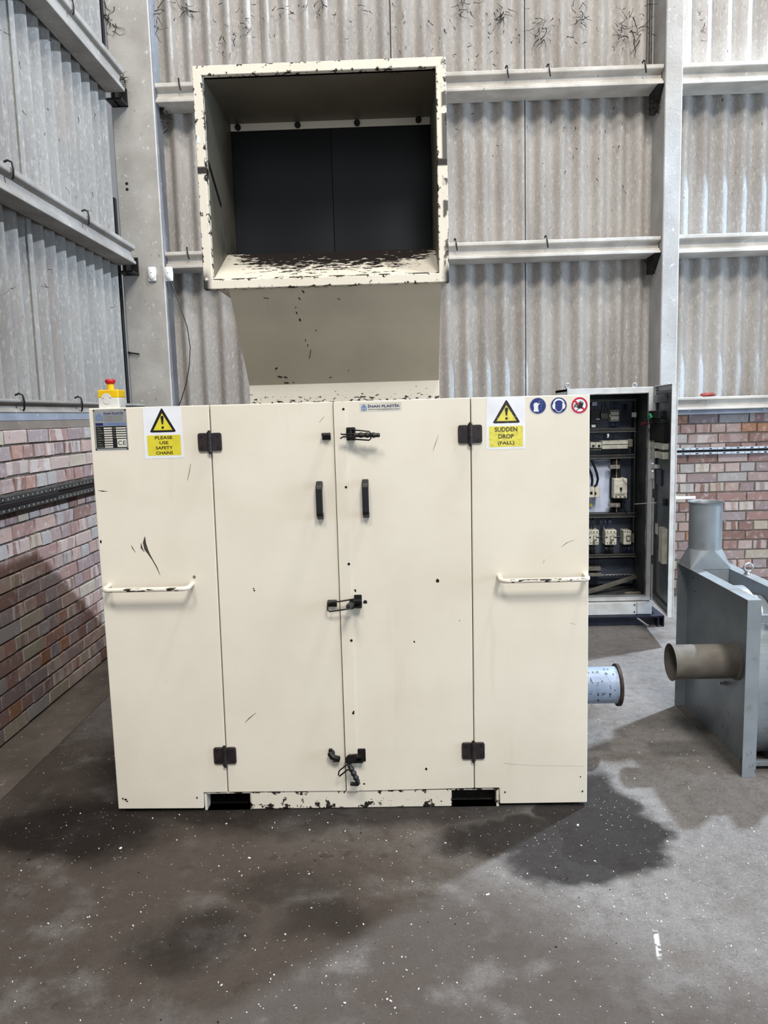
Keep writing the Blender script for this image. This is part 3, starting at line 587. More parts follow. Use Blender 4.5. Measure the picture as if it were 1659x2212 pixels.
# holes, bare patches and bolts on the front
for x, z, r in ((.904, 1.492, .0045), (.904, 1.217, .0045), (.905, .939, .005), (.905, .655, .005), (.903, .378, .0045), (1.747, .06, .003), (.303, .057, .003), (1.46, .061, .003), (.021, .058, .003)):
    MB().prism(circle(x, z, r, 12), 'y', -.0042, -.003).build('bolt_hole', M['void'], rd if .86 < x < .95 else g)
MB().prism(circle(.342, .904, .0055, 12), 'y', -.003, .001).build('rivet', M['devdark'], g, .0005)
def blob(cx, cz, r, sd, el=1.0, n=9):
    q = random.Random(sd); return [(cx+r*el*q.uniform(.65, 1.2)*math.cos(2*math.pi*k/n), cz+r*q.uniform(.65, 1.2)*math.sin(2*math.pi*k/n)) for k in range(n)]
sp = MB()
for i, (x, z, r, el, y) in enumerate(((1.223, .870, .0085, .7, 0), (1.168, .155, .006, .9, 0), (1.134, .645, .004, .8, 0), (.960, .797, .0085, 1, 0), (.925, .840, .006, .7, 0), (.556, .855, .003, .8, 0), (.558, .848, .003, 1.2, 0), (.009, 1.041, .007, .6, 0), (.905, .384, .005, .7, -.0035), (1.30, .72, .003, .5, 0), (.03, .052, .004, 1.6, 0), (.035, .045, .003, 1.5, 0), (1.74, .115, .003, .8, 0), (.912, .106, .006, 1.2, 0), (.935, .100, .004, 1.3, 0))):
    sp.prism(blob(x, z, r, i, el), 'y', y-.0006, y+.0004)
tag(sp.build('paint_chip', M['ink'], g), kind='stuff')
sc = MB()
for pts, w in (([(313, 1159), (312, 1172), (316, 1187), (322, 1197), (330, 1210), (338, 1224), (346, 1242)], (.5, 3.4, 4.2, 2.4, 1.2, 1.2, .4)), ([(305, 1173), (306, 1184), (312, 1192)], (.4, 2, .4)), ([(284, 1178), (287, 1185), (293, 1193)], (.4, 1.1, .3)), ([(529, 1561), (540, 1550), (553, 1540)], (.3, 1.4, .4)), ([(1213, 1181), (1225, 1172), (1241, 1166)], (.3, .9, .3)),
               ([(412, 1002), (409, 1020), (405, 1038)], (.3, .6, .3)), ([(211, 1059), (222, 1062), (234, 1061)], (.3, .6, .3)), ([(700, 900), (690, 912)], (.4, .3)), ([(947, 940), (940, 960), (935, 975)], (.2, .6, .2)), ([(1232, 1345), (1243, 1349)], (.3, .3)), ([(1088, 1648), (1110, 1651), (1150, 1653), (1262, 1655)], (.5, .5, .35, .3)), ([(1005, 1652), (1020, 1652)], (.4, .4))):
    l = [at(a, b, 0) for a, b in pts]; n = len(l)
    L = [(p.x-w[i]*.0016, p.z) for i, p in enumerate(l)]+[(p.x+w[i]*.0016, p.z) for i, p in reversed(list(enumerate(l)))]
    sc.prism(L, 'y', -.0005, .0004)
tag(sc.build('scuff_mark', M['inkfade'], g), kind='stuff')
# stickers
def sticker(name, quad, mat, par=g, y=0.0, t=.0006, bev=0): return MB().prism(quad, 'y', y-t, y+.0002).build(name, mat, par, bev)
def tri_o(cx, zt, zb, hw, r=.004): return [(cx-hw+r*.5, zb+r*.9), (cx-hw+r*1.6, zb), (cx+hw-r*1.6, zb), (cx+hw-r*.5, zb+r*.9), (cx+r*.7, zt-r*.4), (cx, zt), (cx-r*.7, zt-r*.4)]
def excl(mb, cx, zt, zb, w, y):
    h = zt-zb; mb.prism([(cx-w*.42, zb+h*.36), (cx+w*.42, zb+h*.36), (cx+w, zt-w*.7), (cx+w*.6, zt), (cx-w*.6, zt), (cx-w, zt-w*.7)], 'y', y, y+.0002).prism(circle(cx, zb+h*.12, w*.8, 12), 'y', y, y+.0002)
def warn(quad, tri, ybox, lines, ink, yel, label, seed):
    s = sticker('warning_sticker', quad, M['label_white']); s['label'] = label
    cx, zt, zb, hw = tri
    MB().prism(tri_o(cx, zt, zb, hw), 'y', -.0009, -.0007).build('triangle_border', ink, s)
    MB().prism([(cx-hw+.014, zb+.0075), (cx+hw-.014, zb+.0075), (cx, zt-.017)], 'y', -.0012, -.0010).build('triangle_field', yel, s)
    mb = MB(); excl(mb, cx, zt-.026, zb+.011, .0058, -.0015); mb.build('exclamation_mark', ink, s)
    MB().prism(rrect(*ybox, .003), 'y', -.0009, -.0007).build('text_field', yel, s)
    x0, x1, z0, z1 = ybox; n = len(lines); st = (z1-z0)/n
    for i, (tx, w) in enumerate(lines):
        c = (x0+x1)/2; text_mb(tx, c-w/2, c+w/2, z1-st*(i+.80), .0112 if n == 4 else .0155, -.0012, .022).build('lettering', ink, s)
warn([(.191, 1.336), (.331, 1.337), (.329, 1.5185), (.194, 1.5175)], (.261, 1.512, 1.428, .048), (.2025, .322, 1.346, 1.418), [('PLEASE', .062), ('USE', .032), ('SAFETY', .061), ('CHAINS', .060)], M['ink'], M['yellow'], 'white and yellow sticker reading PLEASE USE SAFETY CHAINS', 1)
_fi = MAT('flaking_print', .5); _fi.col(_fi.mix(_fi.noise(90, 4, off=(3, 0, 1)).st(.58, .70), '#2a2422', '#8d857a')); M['flaky'] = _fi.m
warn([(1.402, 1.338), (1.540, 1.337), (1.539, 1.512), (1.533, 1.5195), (1.406, 1.5195)], (1.4745, 1.508, 1.428, .049), (1.4135, 1.532, 1.345, 1.418), [('SUDDEN', .079), ('DROP', .054), ('(FALL)', .058)], M['flaky'], M['yellow2'], 'worn white and yellow sticker reading SUDDEN DROP (FALL)', 2)
np_ = sticker('nameplate', rp(.0155, .1345, 1.370, 1.5145), M['plate'], t=.001); np_['label'] = 'silver maker nameplate with data table'
def pr(name, mat, *boxes, y=-.0014, par=np_):
    mb = MB()
    for b in boxes: mb.prism(rp(*b), 'y', y, y+.0002)
    return mb.build(name, mat, par)
pr('table_field', M['ink'], (.022, .131, 1.3765, 1.4545)); pr('header_bar', M['navy'], (.022, .049, 1.4565, 1.4665)); pr('header_bar', M['ltblue'], (.051, .130, 1.4565, 1.4665))
pr('table_row', M['clear'], *[(.0505, .0795, 1.4500-.0083*i-.0050, 1.4500-.0083*i) for i in range(9)], *[(.0935, .1235+.006, 1.4500-.0083*i-.0050, 1.4500-.0083*i) for i in range(5)], (.0955, .1295, 1.3800, 1.4085), y=-.0017)
tag(pr('row_name', M['devdark'], *[(.026, .034+.010*((i*7) % 3)/2+.004, 1.4485-.0083*i-.0022, 1.4485-.0083*i) for i in range(9)], *[(.083, .090, 1.4485-.0083*i-.0022, 1.4485-.0083*i) for i in range(5)], y=-.0017), kind='stuff')
text_mb('CE', .098, .127, 1.387, .0155, -.0020, .0).build('lettering', M['ink'], np_)
text_mb('\u0130NAN PLAST\u0130K', .0525, .125, 1.4955, .0095, -.0014, .03).build('lettering', M['navy'], np_)
pr('small_print', M['ltblue'], (.0525, .124, 1.4925, 1.4937)); pr('small_print', M['devdark'], *[(.0525, .122-.003*(i % 2), 1.4885-.0042*i, 1.4893-.0042*i) for i in range(5)])
def logo(par, x0, x1, z0, z1, y, mat, slot):
    w, h = x1-x0, z1-z0; P = lambda u, v: (x0+u*w, z0+v*h)
    MB().prism([P(0, .08), P(.15, .04), P(.5, 0), P(.85, .04), P(1, .08), P(1, .62), P(.9, .76), P(.68, .82), P(.66, 1), P(.34, 1), P(.32, .82), P(.1, .76), P(0, .62)], 'y', y, y+.0002).build('logo_mark', mat, par)
    MB().prism([P(.22, .18), P(.36, .16), P(.36, .55), P(.22, .55)], 'y', y-.0003, y-.0001).prism([P(.64, .16), P(.78, .18), P(.78, .55), P(.64, .55)], 'y', y-.0003, y-.0001).build('logo_slot', slot, par)
logo(np_, .0245, .0495, 1.4735, 1.5005, -.0014, M['ltblue'], M['plate'])
for sx in (.019, .131):
    for sz in (1.3735, 1.5105): MB().cyl((sx, -.001, sz), (sx, -.003, sz), .0026, 8).build('screw', M['iron'], np_)
ms = sticker('maker_label', [(.9612, 1.4795), (1.1085, 1.4805), (1.1085, 1.5115), (.9602, 1.5105)], M['clear']); ms['label'] = 'small silver maker label with blue logo above the doors'
logo(ms, .9670, .9855, 1.4835, 1.5065, -.0009, M['ltblue'], M['clear'])
text_mb('\u0130NAN PLAST\u0130K', .9895, 1.1030, 1.4945, .0115, -.0009, .03).build('lettering', M['navy'], ms)
text_mb('www.inanplastics.com', .9895, 1.1025, 1.4845, .0072, -.0009, .02).build('lettering', M['devdark'], ms)
def disc(cx, cz, name, rim, face, label):
    s = sticker('pictogram_sticker', circle(cx, cz, .0305, 32), rim); s['label'] = label
    MB().prism(circle(cx, cz, .0275, 32), 'y', -.0009, -.0007).build('disc', face, s); return s
cx, cz = 1.5843, 1.4850; s = disc(cx, cz, 'a', M['clear'], M['blue'], 'round blue sticker showing white gloves')
def poly(par, name, mat, pts, cx, cz, k=.0275, y=-.0012): return MB().prism([(cx+a*k, cz+b*k) for a, b in pts], 'y', y, y+.0002).build(name, mat, par)
poly(s, 'glove', M['label_white'], [(-.55, -.72), (.12, -.72), (.02, -.3), (.04, .05), (.22, .28), (.12, .36), (-.02, .22), (-.02, .34), (-.10, .42), (-.18, .36), (-.24, .44), (-.34, .38), (-.42, .40), (-.50, .28), (-.56, .15), (-.50, -.3)], cx, cz)
for pts, w in (([(.10, .45), (.18, .62), (.26, .46), (.30, .76), (.38, .52), (.46, .74), (.52, .48), (.56, .62)], 1), ([(.56, .62), (.50, .2), (.36, -.1), (.40, -.45), (.20, -.45)], 1), ([(.10, .1), (.30, .32), (.36, .2)], 1)):
    MB().tube([(cx+a*.0275, -.0011, cz+b*.0275) for a, b in pts], .0011, 4).build('glove_outline', M['ltblue'], s)
cx, cz = 1.6568, 1.4845; s = disc(cx, cz, 'b', M['clear'], M['blue'], 'round blue sticker showing ear defenders on a head')
hb = circle(0, .12, .74, 14, .25, math.pi-.25); hi = circle(0, .08, .58, 14, .3, math.pi-.3)
mb = MB().prism([(cx+a*.0275, cz+b*.0275) for a, b in hb+hi[::-1]], 'y', -.0012, -.0010); mb.build('headband', M['label_white'], s)
for q in (-1, 1): poly(s, 'ear_cup', M['label_white'], [(q*.44, .28), (q*.66, .30), (q*.80, .10), (q*.82, -.16), (q*.72, -.38), (q*.42, -.50), (q*.46, -.1)], cx, cz)
mb = MB().tube([(cx+a*.0275, -.0011, cz+b*.0275) for a, b in ((-.42, -.45), (-.36, -.60), (-.18, -.80), (0, -.84), (.18, -.80), (.36, -.60), (.42, -.45))], .0013, 4); mb.build('chin_outline', M['label_white'], s)
cx, cz = 1.7288, 1.4830; s = disc(cx, cz, 'c', M['label_white'], M['label_white'], 'round red and white prohibition sticker with a black hand')
MB().ring([(cx+a, cz+b) for a, b in circle(0, 0, .0285, 32)], [(cx+a, cz+b) for a, b in circle(0, 0, .0215, 32)], 'y', -.0012, -.0010).build('red_ring', M['red'], s)
poly(s, 'red_bar', M['red'], [(-.72, .50), (-.55, .68), (.72, -.50), (.55, -.68)], cx, cz, y=-.0015)
hand = [(-.10, -.42), (.22, -.40), (.40, -.10), (.46, .12), (.52, .36), (.44, .38), (.34, .18), (.36, .50), (.28, .52), (.22, .24), (.16, .58), (.07, .58), (.06, .26), (-.04, .50), (-.12, .46), (-.06, .16), (-.12, -.06), (-.30, -.14), (-.36, -.22), (-.22, -.30)]
poly(s, 'hand', M['ink'], hand, cx, cz, y=-.0018)
for pts in ([(-.16, .0), (-.34, .16), (-.52, .16), (-.66, .02)], [(-.20, -.10), (-.42, .06), (-.64, -.12)], [(-.30, -.22), (-.5, -.12), (-.70, -.26)], [(-.10, -.42), (-.26, -.52), (-.38, -.70)]):
    MB().tube([(cx+a*.0275, -.0016, cz+b*.0275) for a, b in pts], .0012, 4).build('hand_outline', M['ink'], s)
# emergency stop on the top edge
ex, ey = .068, .05; zt = 1.52
es = MB().box(ex-.037, ex+.037, ey-.035, ey+.035, zt-.012, zt+.036).build('emergency_stop_box', M['estop_g'], g, .004, 2); es['label'] = 'yellow and pale grey emergency stop box with red mushroom button'
MB().box(ex-.0375, ex+.0375, ey-.0355, ey+.0355, zt+.034, zt+.063).build('lid', M['estop_y'], es, .004, 2)
MB().prism(circle(ex-.006, zt+.034, .017, 14, 0, math.pi), 'y', ey-.0372, ey-.034).build('lid_notch', M['estop_g'], es)
MB().prism(circle(ex-.006, zt+.024, .012, 16), 'y', ey-.038, ey-.034).build('cable_knockout', M['estop_g'], es, .001)
MB().tube([(ex-.002, ey, zt+.060), (ex-.002, ey, zt+.083)], [.0135, .0125], 16).build('collar', M['estop_y'], es)
MB().tube([(ex-.002, ey, zt+.082), (ex-.002, ey, zt+.088), (ex-.002, ey, zt+.094), (ex-.002, ey, zt+.099), (ex-.002, ey, zt+.101)], [.010, .0165, .019, .0175, .012], 18).build('mushroom_button', M['estop_r'], es)
# infeed hood
yf = .12
hd = MB().ring(rp(.405, 1.290, 1.935, 2.693), rp(.437, 1.2545, 1.9665, 2.6605), 'y', yf, yf+.035).build('infeed_hood', M['frame'], g, .002)
t = .004
MB().box(.4368-t, .4368, yf+.02, .60, 1.95, 2.664).box(1.2545, 1.2545+t, yf+.02, .60, 1.95, 2.664).box(.4368, 1.2545, yf+.02, .60, 2.6605, 2.6605+t).build('hood_lining', M['lining'], hd)
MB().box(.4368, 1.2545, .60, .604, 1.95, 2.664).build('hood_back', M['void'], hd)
MB().prism([(yf+.012, 1.9665), (.40, 2.110), (.41, 2.105), (.41, 1.95), (yf+.012, 1.95)], 'x', .437, 1.2543).build('feed_lip', M['lip'], hd)
MB().box(.4385, 1.2525, .572, .5775, 2.632, 2.6605).build('clamp_strip', M['cream'], hd, .001)
for x, z in ((.470, 2.645), (.714, 2.6455), (.956, 2.645), (1.205, 2.648)): MB().cyl((x, .572, z), (x, .562, z), .0125, 10).build('bolt', M['iron'], hd)
for a, b, ph in ((.439, .846, 0), (.848, 1.2525, 1.7)):
    n = 14; vs = []
    for z in (1.952, 2.2, 2.45, 2.640):
        for i in range(n+1): u = i/n; vs.append((a+(b-a)*u, .581+.006*math.sin(u*5+ph)*(2.64-z)/.6, z))
    MB().add(vs, [(r*(n+1)+i, r*(n+1)+i+1, (r+1)*(n+1)+i+1, (r+1)*(n+1)+i) for r in range(3) for i in range(n)], True).build('curtain_flap', M['rubber'], hd)
MB().prism([(.150, 1.936), (.452, 1.600), (.60, 1.600), (.60, 1.936)], 'x', .489, 1.262).build('chute_underside', M['tan'], hd)  # underside tinted tanner than the other cream panels
fk = MB(); cn = Vector((0, -.744, -.668)); cu = Vector((0, .668, -.744))
for px, py, l, w, a in ((655, 630, .006, .0025, .6), (647, 645, .006, .002, .5), (639, 664, .003, .0012, .2), (641, 676, .005, .002, .2), (648, 691, .006, .003, .1), (660, 735, .006, .0012, -.2), (665, 746, .005, .0015, -.2), (670, 765, .022, .0011, -.22), (597, 796, .006, .0028, -.9), (605, 814, .009, .0032, 1.3), (617, 815, .007, .0030, 1.2), (619, 827, .009, .0030, 1.5), (634, 826, .004, .0015, 1.5), (714, 815, .005, .0016, 1.3), (575, 644, .010, .0014, 1.3), (732, 646, .005, .0014, 1.0), (683, 714, .003, .0014, 0), (753, 800, .003, .0012, 0)):
    d = _f+(px-829.5)/FPX*RIGHT-(py-1106)/FPX*UP; q = CAM+d*((Vector((0, .150, 1.936))-CAM).dot(cn)/d.dot(cn))
    u_ = math.cos(a)*cu+math.sin(a)*Vector((1, 0, 0)); fk.obox(q, u_, u_.cross(cn), cn, l, w, .0006)
tag(fk.build('paint_chip', M['ink'], hd), kind='stuff')
MB().prism([(.450, 1.602), (.450, 1.50), (.62, 1.50), (.62, 1.602)], 'x', .487, 1.264).build('hopper_strip', M['strip'], hd, .002)
MB().prism([(.62, 1.50), (1.40, 1.50), (1.40, 1.56), (.62, 2.45)], 'x', .487, 1.262).build('rear_hopper', M['cream'], hd)
MB().prism(rrect(.4085, .4195, 2.436, 2.4595, .003), 'y', yf-.0008, yf+.0004).build('sticker_remnant', M['label_white'], hd)
MB().prism([(.160, 2.395), (.175, 2.385), (.335, 2.285), (.330, 2.270), (.310, 2.275), (.160, 2.365)], 'x', .4368, .4378).build('paint_scrape', M['ink'], hd)
# outlet pipe at the right side
pp = MB().lathe((1.74, .5, .283), (1, 0, 0), [(0, .078), (.25, .078), (.268, .080)], 32).build('outlet_pipe', M['pipe'], g)
MB().lathe((2.004, .5, .283), (1, 0, 0), [(0, .079), (.002, .0905), (.014, .0905), (.0145, .0765), (-.02, .0745), (-.24, .0745)], 32).build('pipe_flange', M['rust'], pp)

# ------------------------------------------------------------------ electrical cabinet on its skid
sk = thing('steel_skid', 'dark blue steel skid frame on the floor under the electrical cabinet', 'skid', (2.5, 2.6, 0))
MB().box(2.14, 2.845, 2.345, 2.40, .066, .078).box(2.14, 2.845, 2.395, 2.402, .004, .07).build('channel_beam', M['skid'], sk, .001)
MB().box(2.14, 2.845, 2.80, 2.85, .066, .078).box(2.14, 2.845, 2.80, 2.808, .0, .07).build('channel_beam', M['skid'], sk, .001)
MB().box(2.795, 2.845, 2.345, 2.85, .070, .0785).box(2.838, 2.845, 2.345, 2.85, 0, .07).box(2.80, 2.807, 2.345, 2.40, 0, .07).build('cross_beam', M['skid'], sk, .001)
MB().box(2.14, 2.19, 2.345, 2.85, .0, .078).build('cross_beam', M['skid'], sk, .001)
o = MB().tube([at(1375, 1334, 2.36), at(1400, 1352, 2.30)], .007, 6).build('bright_bar', M['steel'], sk)  # bright diagonal bar at the skid front
cb = thing('electrical_cabinet', 'tall light grey electrical cabinet with open door showing breakers and wiring', 'cabinet', (2.49, 2.6, .0785))
X0, X1, Y0, Y1, Z0, Z1 = 2.205, 2.768, 2.42, 2.80, .166, 1.602
sh = MB().box(X0, X0+.018, Y0, Y1, Z0, Z1).box(X1-.018, X1, Y0, Y1, Z0, Z1).box(X0, X1, Y0, Y1, Z1-.016, Z1).box(X0, X1, Y0, Y1, Z0, Z0+.018).box(X0, X1, Y1-.01, Y1, Z0, Z1)
sh.cur = 1; sh.box(X0+.018, X0+.02, Y0+.02, Y1-.01, Z0+.02, Z1-.02).box(X1-.020, X1-.018, Y0+.02, Y1-.01, Z0+.02, Z1-.02).box(X0+.02, X1-.02, Y1-.012, Y1-.0101, Z0+.02, Z1-.02).box(X0+.02, X1-.02, Y0+.02, Y1-.01, Z1-.018, Z1-.016).box(X0+.02, X1-.02, Y0+.02, Y1-.01, Z0+.018, Z0+.02)
sh.build('shell', [M['cab'], M['cabin']], cb)
MB().ring(rp(X0, X1, Z0+.002, Z1), rp(2.240, 2.7345, .207, 1.563), 'y', Y0-.002, Y0+.012).build('front_rim', M['cab'], cb, .001)
MB().ring(rp(2.238, 2.7365, .2045, 1.5655), rp(2.243, 2.7315, .210, 1.560), 'y', Y0-.014, Y0+.004).build('gasket_lip', M['steel'], cb)
MB().box(X0, 2.6685, 2.380, 2.40, .0795, .160).box(X0, X1-.002, 2.40, Y1, .079, .160).build('plinth_panel', M['cab'], cb, .002)
cp = MB().box(2.6705, 2.7705, 2.378, 2.41, .0795, .162).build('plinth_corner', M['cab'], cb, .004)
for z in (.146, .098): MB().cyl((2.655, 2.3805, z), (2.655, 2.376, z), .005, 10).build('bolt', M['iron'], cb)
MB().box(X0, X1, 2.425, 2.75, .158, .168).build('base_gap', M['cabin'], cb)
for x, y in ((2.212, 2.45), (2.745, 2.75)):
    pts = [(x+.015*math.cos(t*math.pi/6), y, Z1+.022+.015*math.sin(t*math.pi/6)) for t in range(12)]
    MB().tube(pts, .0045, 6, closed=True).cyl((x, y, Z1-.002), (x, y, Z1+.008), .007, 8).build('lifting_eye', M['steel'], cb)
YP = 2.715
def P2(px, py, y): p = at(px, py, y); return p.x, p.z
def dev(name, px0, py0, px1, py1, y0, y1, mat, bev=.002, par=cb):
    a, b = at(px0, py1, y0), at(px1, py0, y0); return MB().box(a.x, b.x, y0, y1, a.z, b.z).build(name, mat, par, bev)
def face(name, px0, py0, px1, py1, y, mat, par, t=.003, bev=0):
    a, b = at(px0, py1, y), at(px1, py0, y); return MB().box(a.x, b.x, y-t, y+.001, a.z, b.z).build(name, mat, par, bev)
a = at(1373, 1204, YP); MB().box(2.235, a.x, YP, YP+.006, a.z, 1.535).build('mounting_plate', M['panelgrey'], cb)
a, b = at(1262, 1108, YP-.004), at(1327, 992, YP-.004); MB().box(a.x, b.x, YP-.004, YP-.0005, a.z, b.z).build('added_plate_patch', M['painted_gleam'], cb)  # bright light patch on the mounting plate, painted as an added sheet
a, b = at(1262, 1195, YP-.004), at(1333, 1120, YP-.004); MB().box(a.x, b.x, YP-.004, YP-.0005, a.z, b.z).build('added_plate_patch', M['panelgrey'], cb)
a, b = at(1262, 1262, YP+.03), at(1372, 1206, YP+.03); MB().box(a.x, b.x, YP+.03, YP+.034, a.z, b.z).build('lower_panel', M['panelgrey'], cb)
YD = 2.64
def duct(px0, py0, px1, py1, vert=False):
    o = dev('wiring_duct', px0, py0, px1, py1, YD, YP, M['duct'], .001)
    a, b = at(px0, py1, YD), at(px1, py0, YD); mb = MB()
    if vert:
        n = int((b.z-a.z)/.012)
        for k in range(n): mb.box(a.x+.001, a.x+(b.x-a.x)*.45, YD-.0015, YD+.001, a.z+.012*k, a.z+.012*k+.005)
    else:
        mb.box(a.x, b.x, YD-.003, YD+.002, a.z, a.z+.004).box(a.x, b.x, YD-.003, YD+.002, b.z-.003, b.z)
    tag(mb.build('duct_fin', M['devdark'], o), kind='stuff')
duct(1262, 924, 1374, 935); duct(1262, 981, 1372, 992); duct(1262, 1107, 1372, 1119); duct(1262, 1196, 1372, 1205); duct(1367, 868, 1374, 1200, True); duct(1262, 862, 1374, 868)
# top row
r_ = dev('relay', 1298.3, 889, 1314.5, 904.8, 2.66, YP, M['devdark']); face('cap', 1298.5, 889, 1314, 893, 2.66, M['duct'], r_)
k_ = dev('contactor', 1319.7, 885, 1337.5, 910.4, 2.64, YP, M['device'])
face('dark_gap', 1319.7, 896.8, 1338, 898.6, 2.64, M['void'], k_, .001); face('dark_gap', 1319.7, 902.6, 1338, 903.4, 2.64, M['devdark'], k_, .001); face('terminal_row', 1320.4, 885.6, 1337, 890.4, 2.64, M['devdark'], k_, .001); face('terminal_row', 1320.4, 905.6, 1337, 909.4, 2.64, M['devdark'], k_, .001)
dev('small_relay', 1365, 890.5, 1375.5, 901.2, 2.63, 2.64, M['device']); dev('dark_module', 1276, 885, 1296, 915, 2.66, YP, M['duct']); dev('white_tag', 1288, 904, 1295.5, 906.6, 2.655, 2.66, M['white'], 0)
dev('terminal_cap', 1317, 894, 1319.5, 902, 2.65, YP, M['device'])
def wires(name, n, px0, px1, py0, py1, y, mat, bow=3, r=.0022, seed=1):
    q = random.Random(seed); mb = MB()
    for i in range(n):
        x = px0+(px1-px0)*i/max(1, n-1); b = q.uniform(-bow, bow)
        mb.tube([at(x+b, py0, y+.02), at(x+b*1.2, py0*.7+py1*.3, y-.004), at(x+b*.4, py0*.3+py1*.7, y-.006), at(x, py1, y+.01)], r, 5, False)
    return tag(mb.build(name, mat, cb), kind='stuff')
wires('wire_bundle', 7, 1321, 1337, 868, 886, 2.655, M['wireblue'], 4); wires('wire_bundle', 7, 1321, 1336, 910, 924, 2.655, M['wireblue'], 3, seed=2)
wires('wire_bundle', 6, 1278, 1312, 870, 888, 2.665, M['cable'], 4, seed=3); wires('wire_bundle', 12, 1276, 1334, 936, 952, 2.655, M['wireblue'], 5, seed=4); wires('wire_bundle', 10, 1300, 1350, 970, 982, 2.65, M['cable'], 4, seed=5); wires('wire_bundle', 6, 1340, 1366, 872, 920, 2.67, M['cable'], 5, seed=6)
dev('clear_tag_or_glimmer', 1278, 917.5, 1286.5, 923, 2.652, 2.655, M['white'], 0); dev('clear_tag_or_glimmer', 1311.5, 937, 1316, 945.5, 2.65, 2.653, M['white'], 0); dev('clear_tag_or_glimmer', 1279, 868.5, 1290, 876.5, 2.652, 2.655, M['painted_gleam'], 0)  # the last, bluish tag paints in a glimmer
# fuse row
tr = dev('terminal_row', 1300.5, 951, 1356.5, 970.2, 2.63, YP, M['device'], .001)
face('groove', 1300.5, 952.5, 1356, 954.2, 2.63, M['devdark'], tr, .001); face('groove', 1300.5, 958.8, 1356, 961.6, 2.63, M['void'], tr, .001); face('groove', 1300.5, 963.4, 1356, 965, 2.63, M['devdark'], tr, .001); face('groove', 1300.5, 966.8, 1356, 968, 2.63, M['devdark'], tr, .001)
dev('end_block', 1356.5, 948.5, 1366.8, 965.5, 2.63, YP, M['devdark'], .002)
for a, b in ((1275.5, 1286.5), (1287, 1300)):
    f_ = dev('fuse_switch', a, 955.5, b, 968.2, 2.625, YP, M['device'], .003); p = at((a+b)/2+.5, 963, 2.62); MB().tube([(p.x, 2.63, p.z), (p.x, 2.606, p.z)], [.0085, .0075], 12).build('knob', M['black'], f_)
dev('terminal_strip', 1275, 968.6, 1299, 973.6, 2.64, YP, M['devdark'], .001)
# middle row: breaker with busbar clamps, isolator with cables
k_ = dev('main_breaker', 1326.2, 1033.4, 1355.6, 1077, 2.60, YP, M['device'], .004)
face('dark_gap', 1327, 1065, 1355, 1066.6, 2.60, M['devdark'], k_, .001); face('toggle_window', 1338.8, 1052.8, 1344, 1059.2, 2.60, M['void'], k_, .001); face('toggle', 1339.4, 1059.4, 1343.6, 1062, 2.60, M['devdark'], k_, .006); face('name_strip', 1328, 1067.6, 1349, 1070.4, 2.60, M['devdark'], k_, .001)
mb = MB()
for x in (1331, 1340.5, 1349.5): p = at(x, 1073.6, 2.598); mb.prism(circle(p.x, p.z, .0085, 10), 'y', 2.5985, 2.601)
mb.build('terminal_hole', M['devdark'], k_)
for py in (1004.5, 1087.3):
    q = dev('busbar_clamp', 1317.5, py, 1339.8, py+8.6, 2.61, 2.66, M['brass'], .002); face('clamp_nut', 1330, py+1.5, 1334.5, py+8, 2.61, M['plate'], q, .012, .001)
dev('insulator', 1323, 992, 1342, 1034, 2.66, YP, M['void'], .002); dev('insulator', 1322, 1078, 1344, 1108, 2.66, YP, M['void'], .002); dev('breaker_base', 1320.5, 1032, 1358, 1078, 2.66, YP, M['void'], .002)
dev('busbar', 1330.5, 992, 1333.5, 1034, 2.65, 2.658, M['brass'], .001); dev('busbar', 1330.5, 1096, 1333.5, 1106, 2.65, 2.658, M['brass'], .001)
for i, pts in enumerate([[(1277, 994), (1284, 1008), (1289, 1022), (1291.5, 1035), (1289, 1046), (1284, 1052)], [(1266, 1002), (1273, 1014), (1278, 1026), (1279.5, 1038), (1278, 1050)]]):
    MB().tube([at(x, y, 2.63) for x, y in pts], .0085, 8).build('power_cable', M['cable'], cb)
mb = MB()
for d in (0, 3.5, 7): mb.tube([at(x, y+d*.5, 2.69) for x, y in ((1278, 995), (1295, 998+d*.4), (1312, 996+d*.3), (1326, 992))], .0018, 5)
mb.build('thin_wires', M['wireblue'], cb)
MB().tube([at(x, y, 2.64) for x, y in ((1343, 1088), (1348, 1098), (1353, 1108))], .007, 8).build('power_cable', M['cable'], cb)
MB().tube([at(x, y, 2.59) for x, y in ((1345, 1034), (1349, 1041), (1355, 1047), (1366, 1052))], .0017, 5).build('thin_wires', M['cable'], cb)
f_ = dev('isolator', 1262, 1053, 1284.6, 1075.5, 2.605, YP, M['device'], .003); face('switch_hole', 1274.5, 1062, 1280, 1068.5, 2.605, M['void'], f_, .001)
f_ = dev('isolator', 1285, 1052.4, 1295.8, 1074.8, 2.615, YP, M['device'], .003); face('switch_hole', 1285, 1063, 1288, 1069, 2.615, M['void'], f_, .001)
p = [P2(1272.5, 1093, 2.68), P2(1281, 1093, 2.68), P2(1276.5, 1086.5, 2.68)]; MB().prism(p, 'y', 2.679, 2.681).build('hazard_label', M['yellow'], cb)
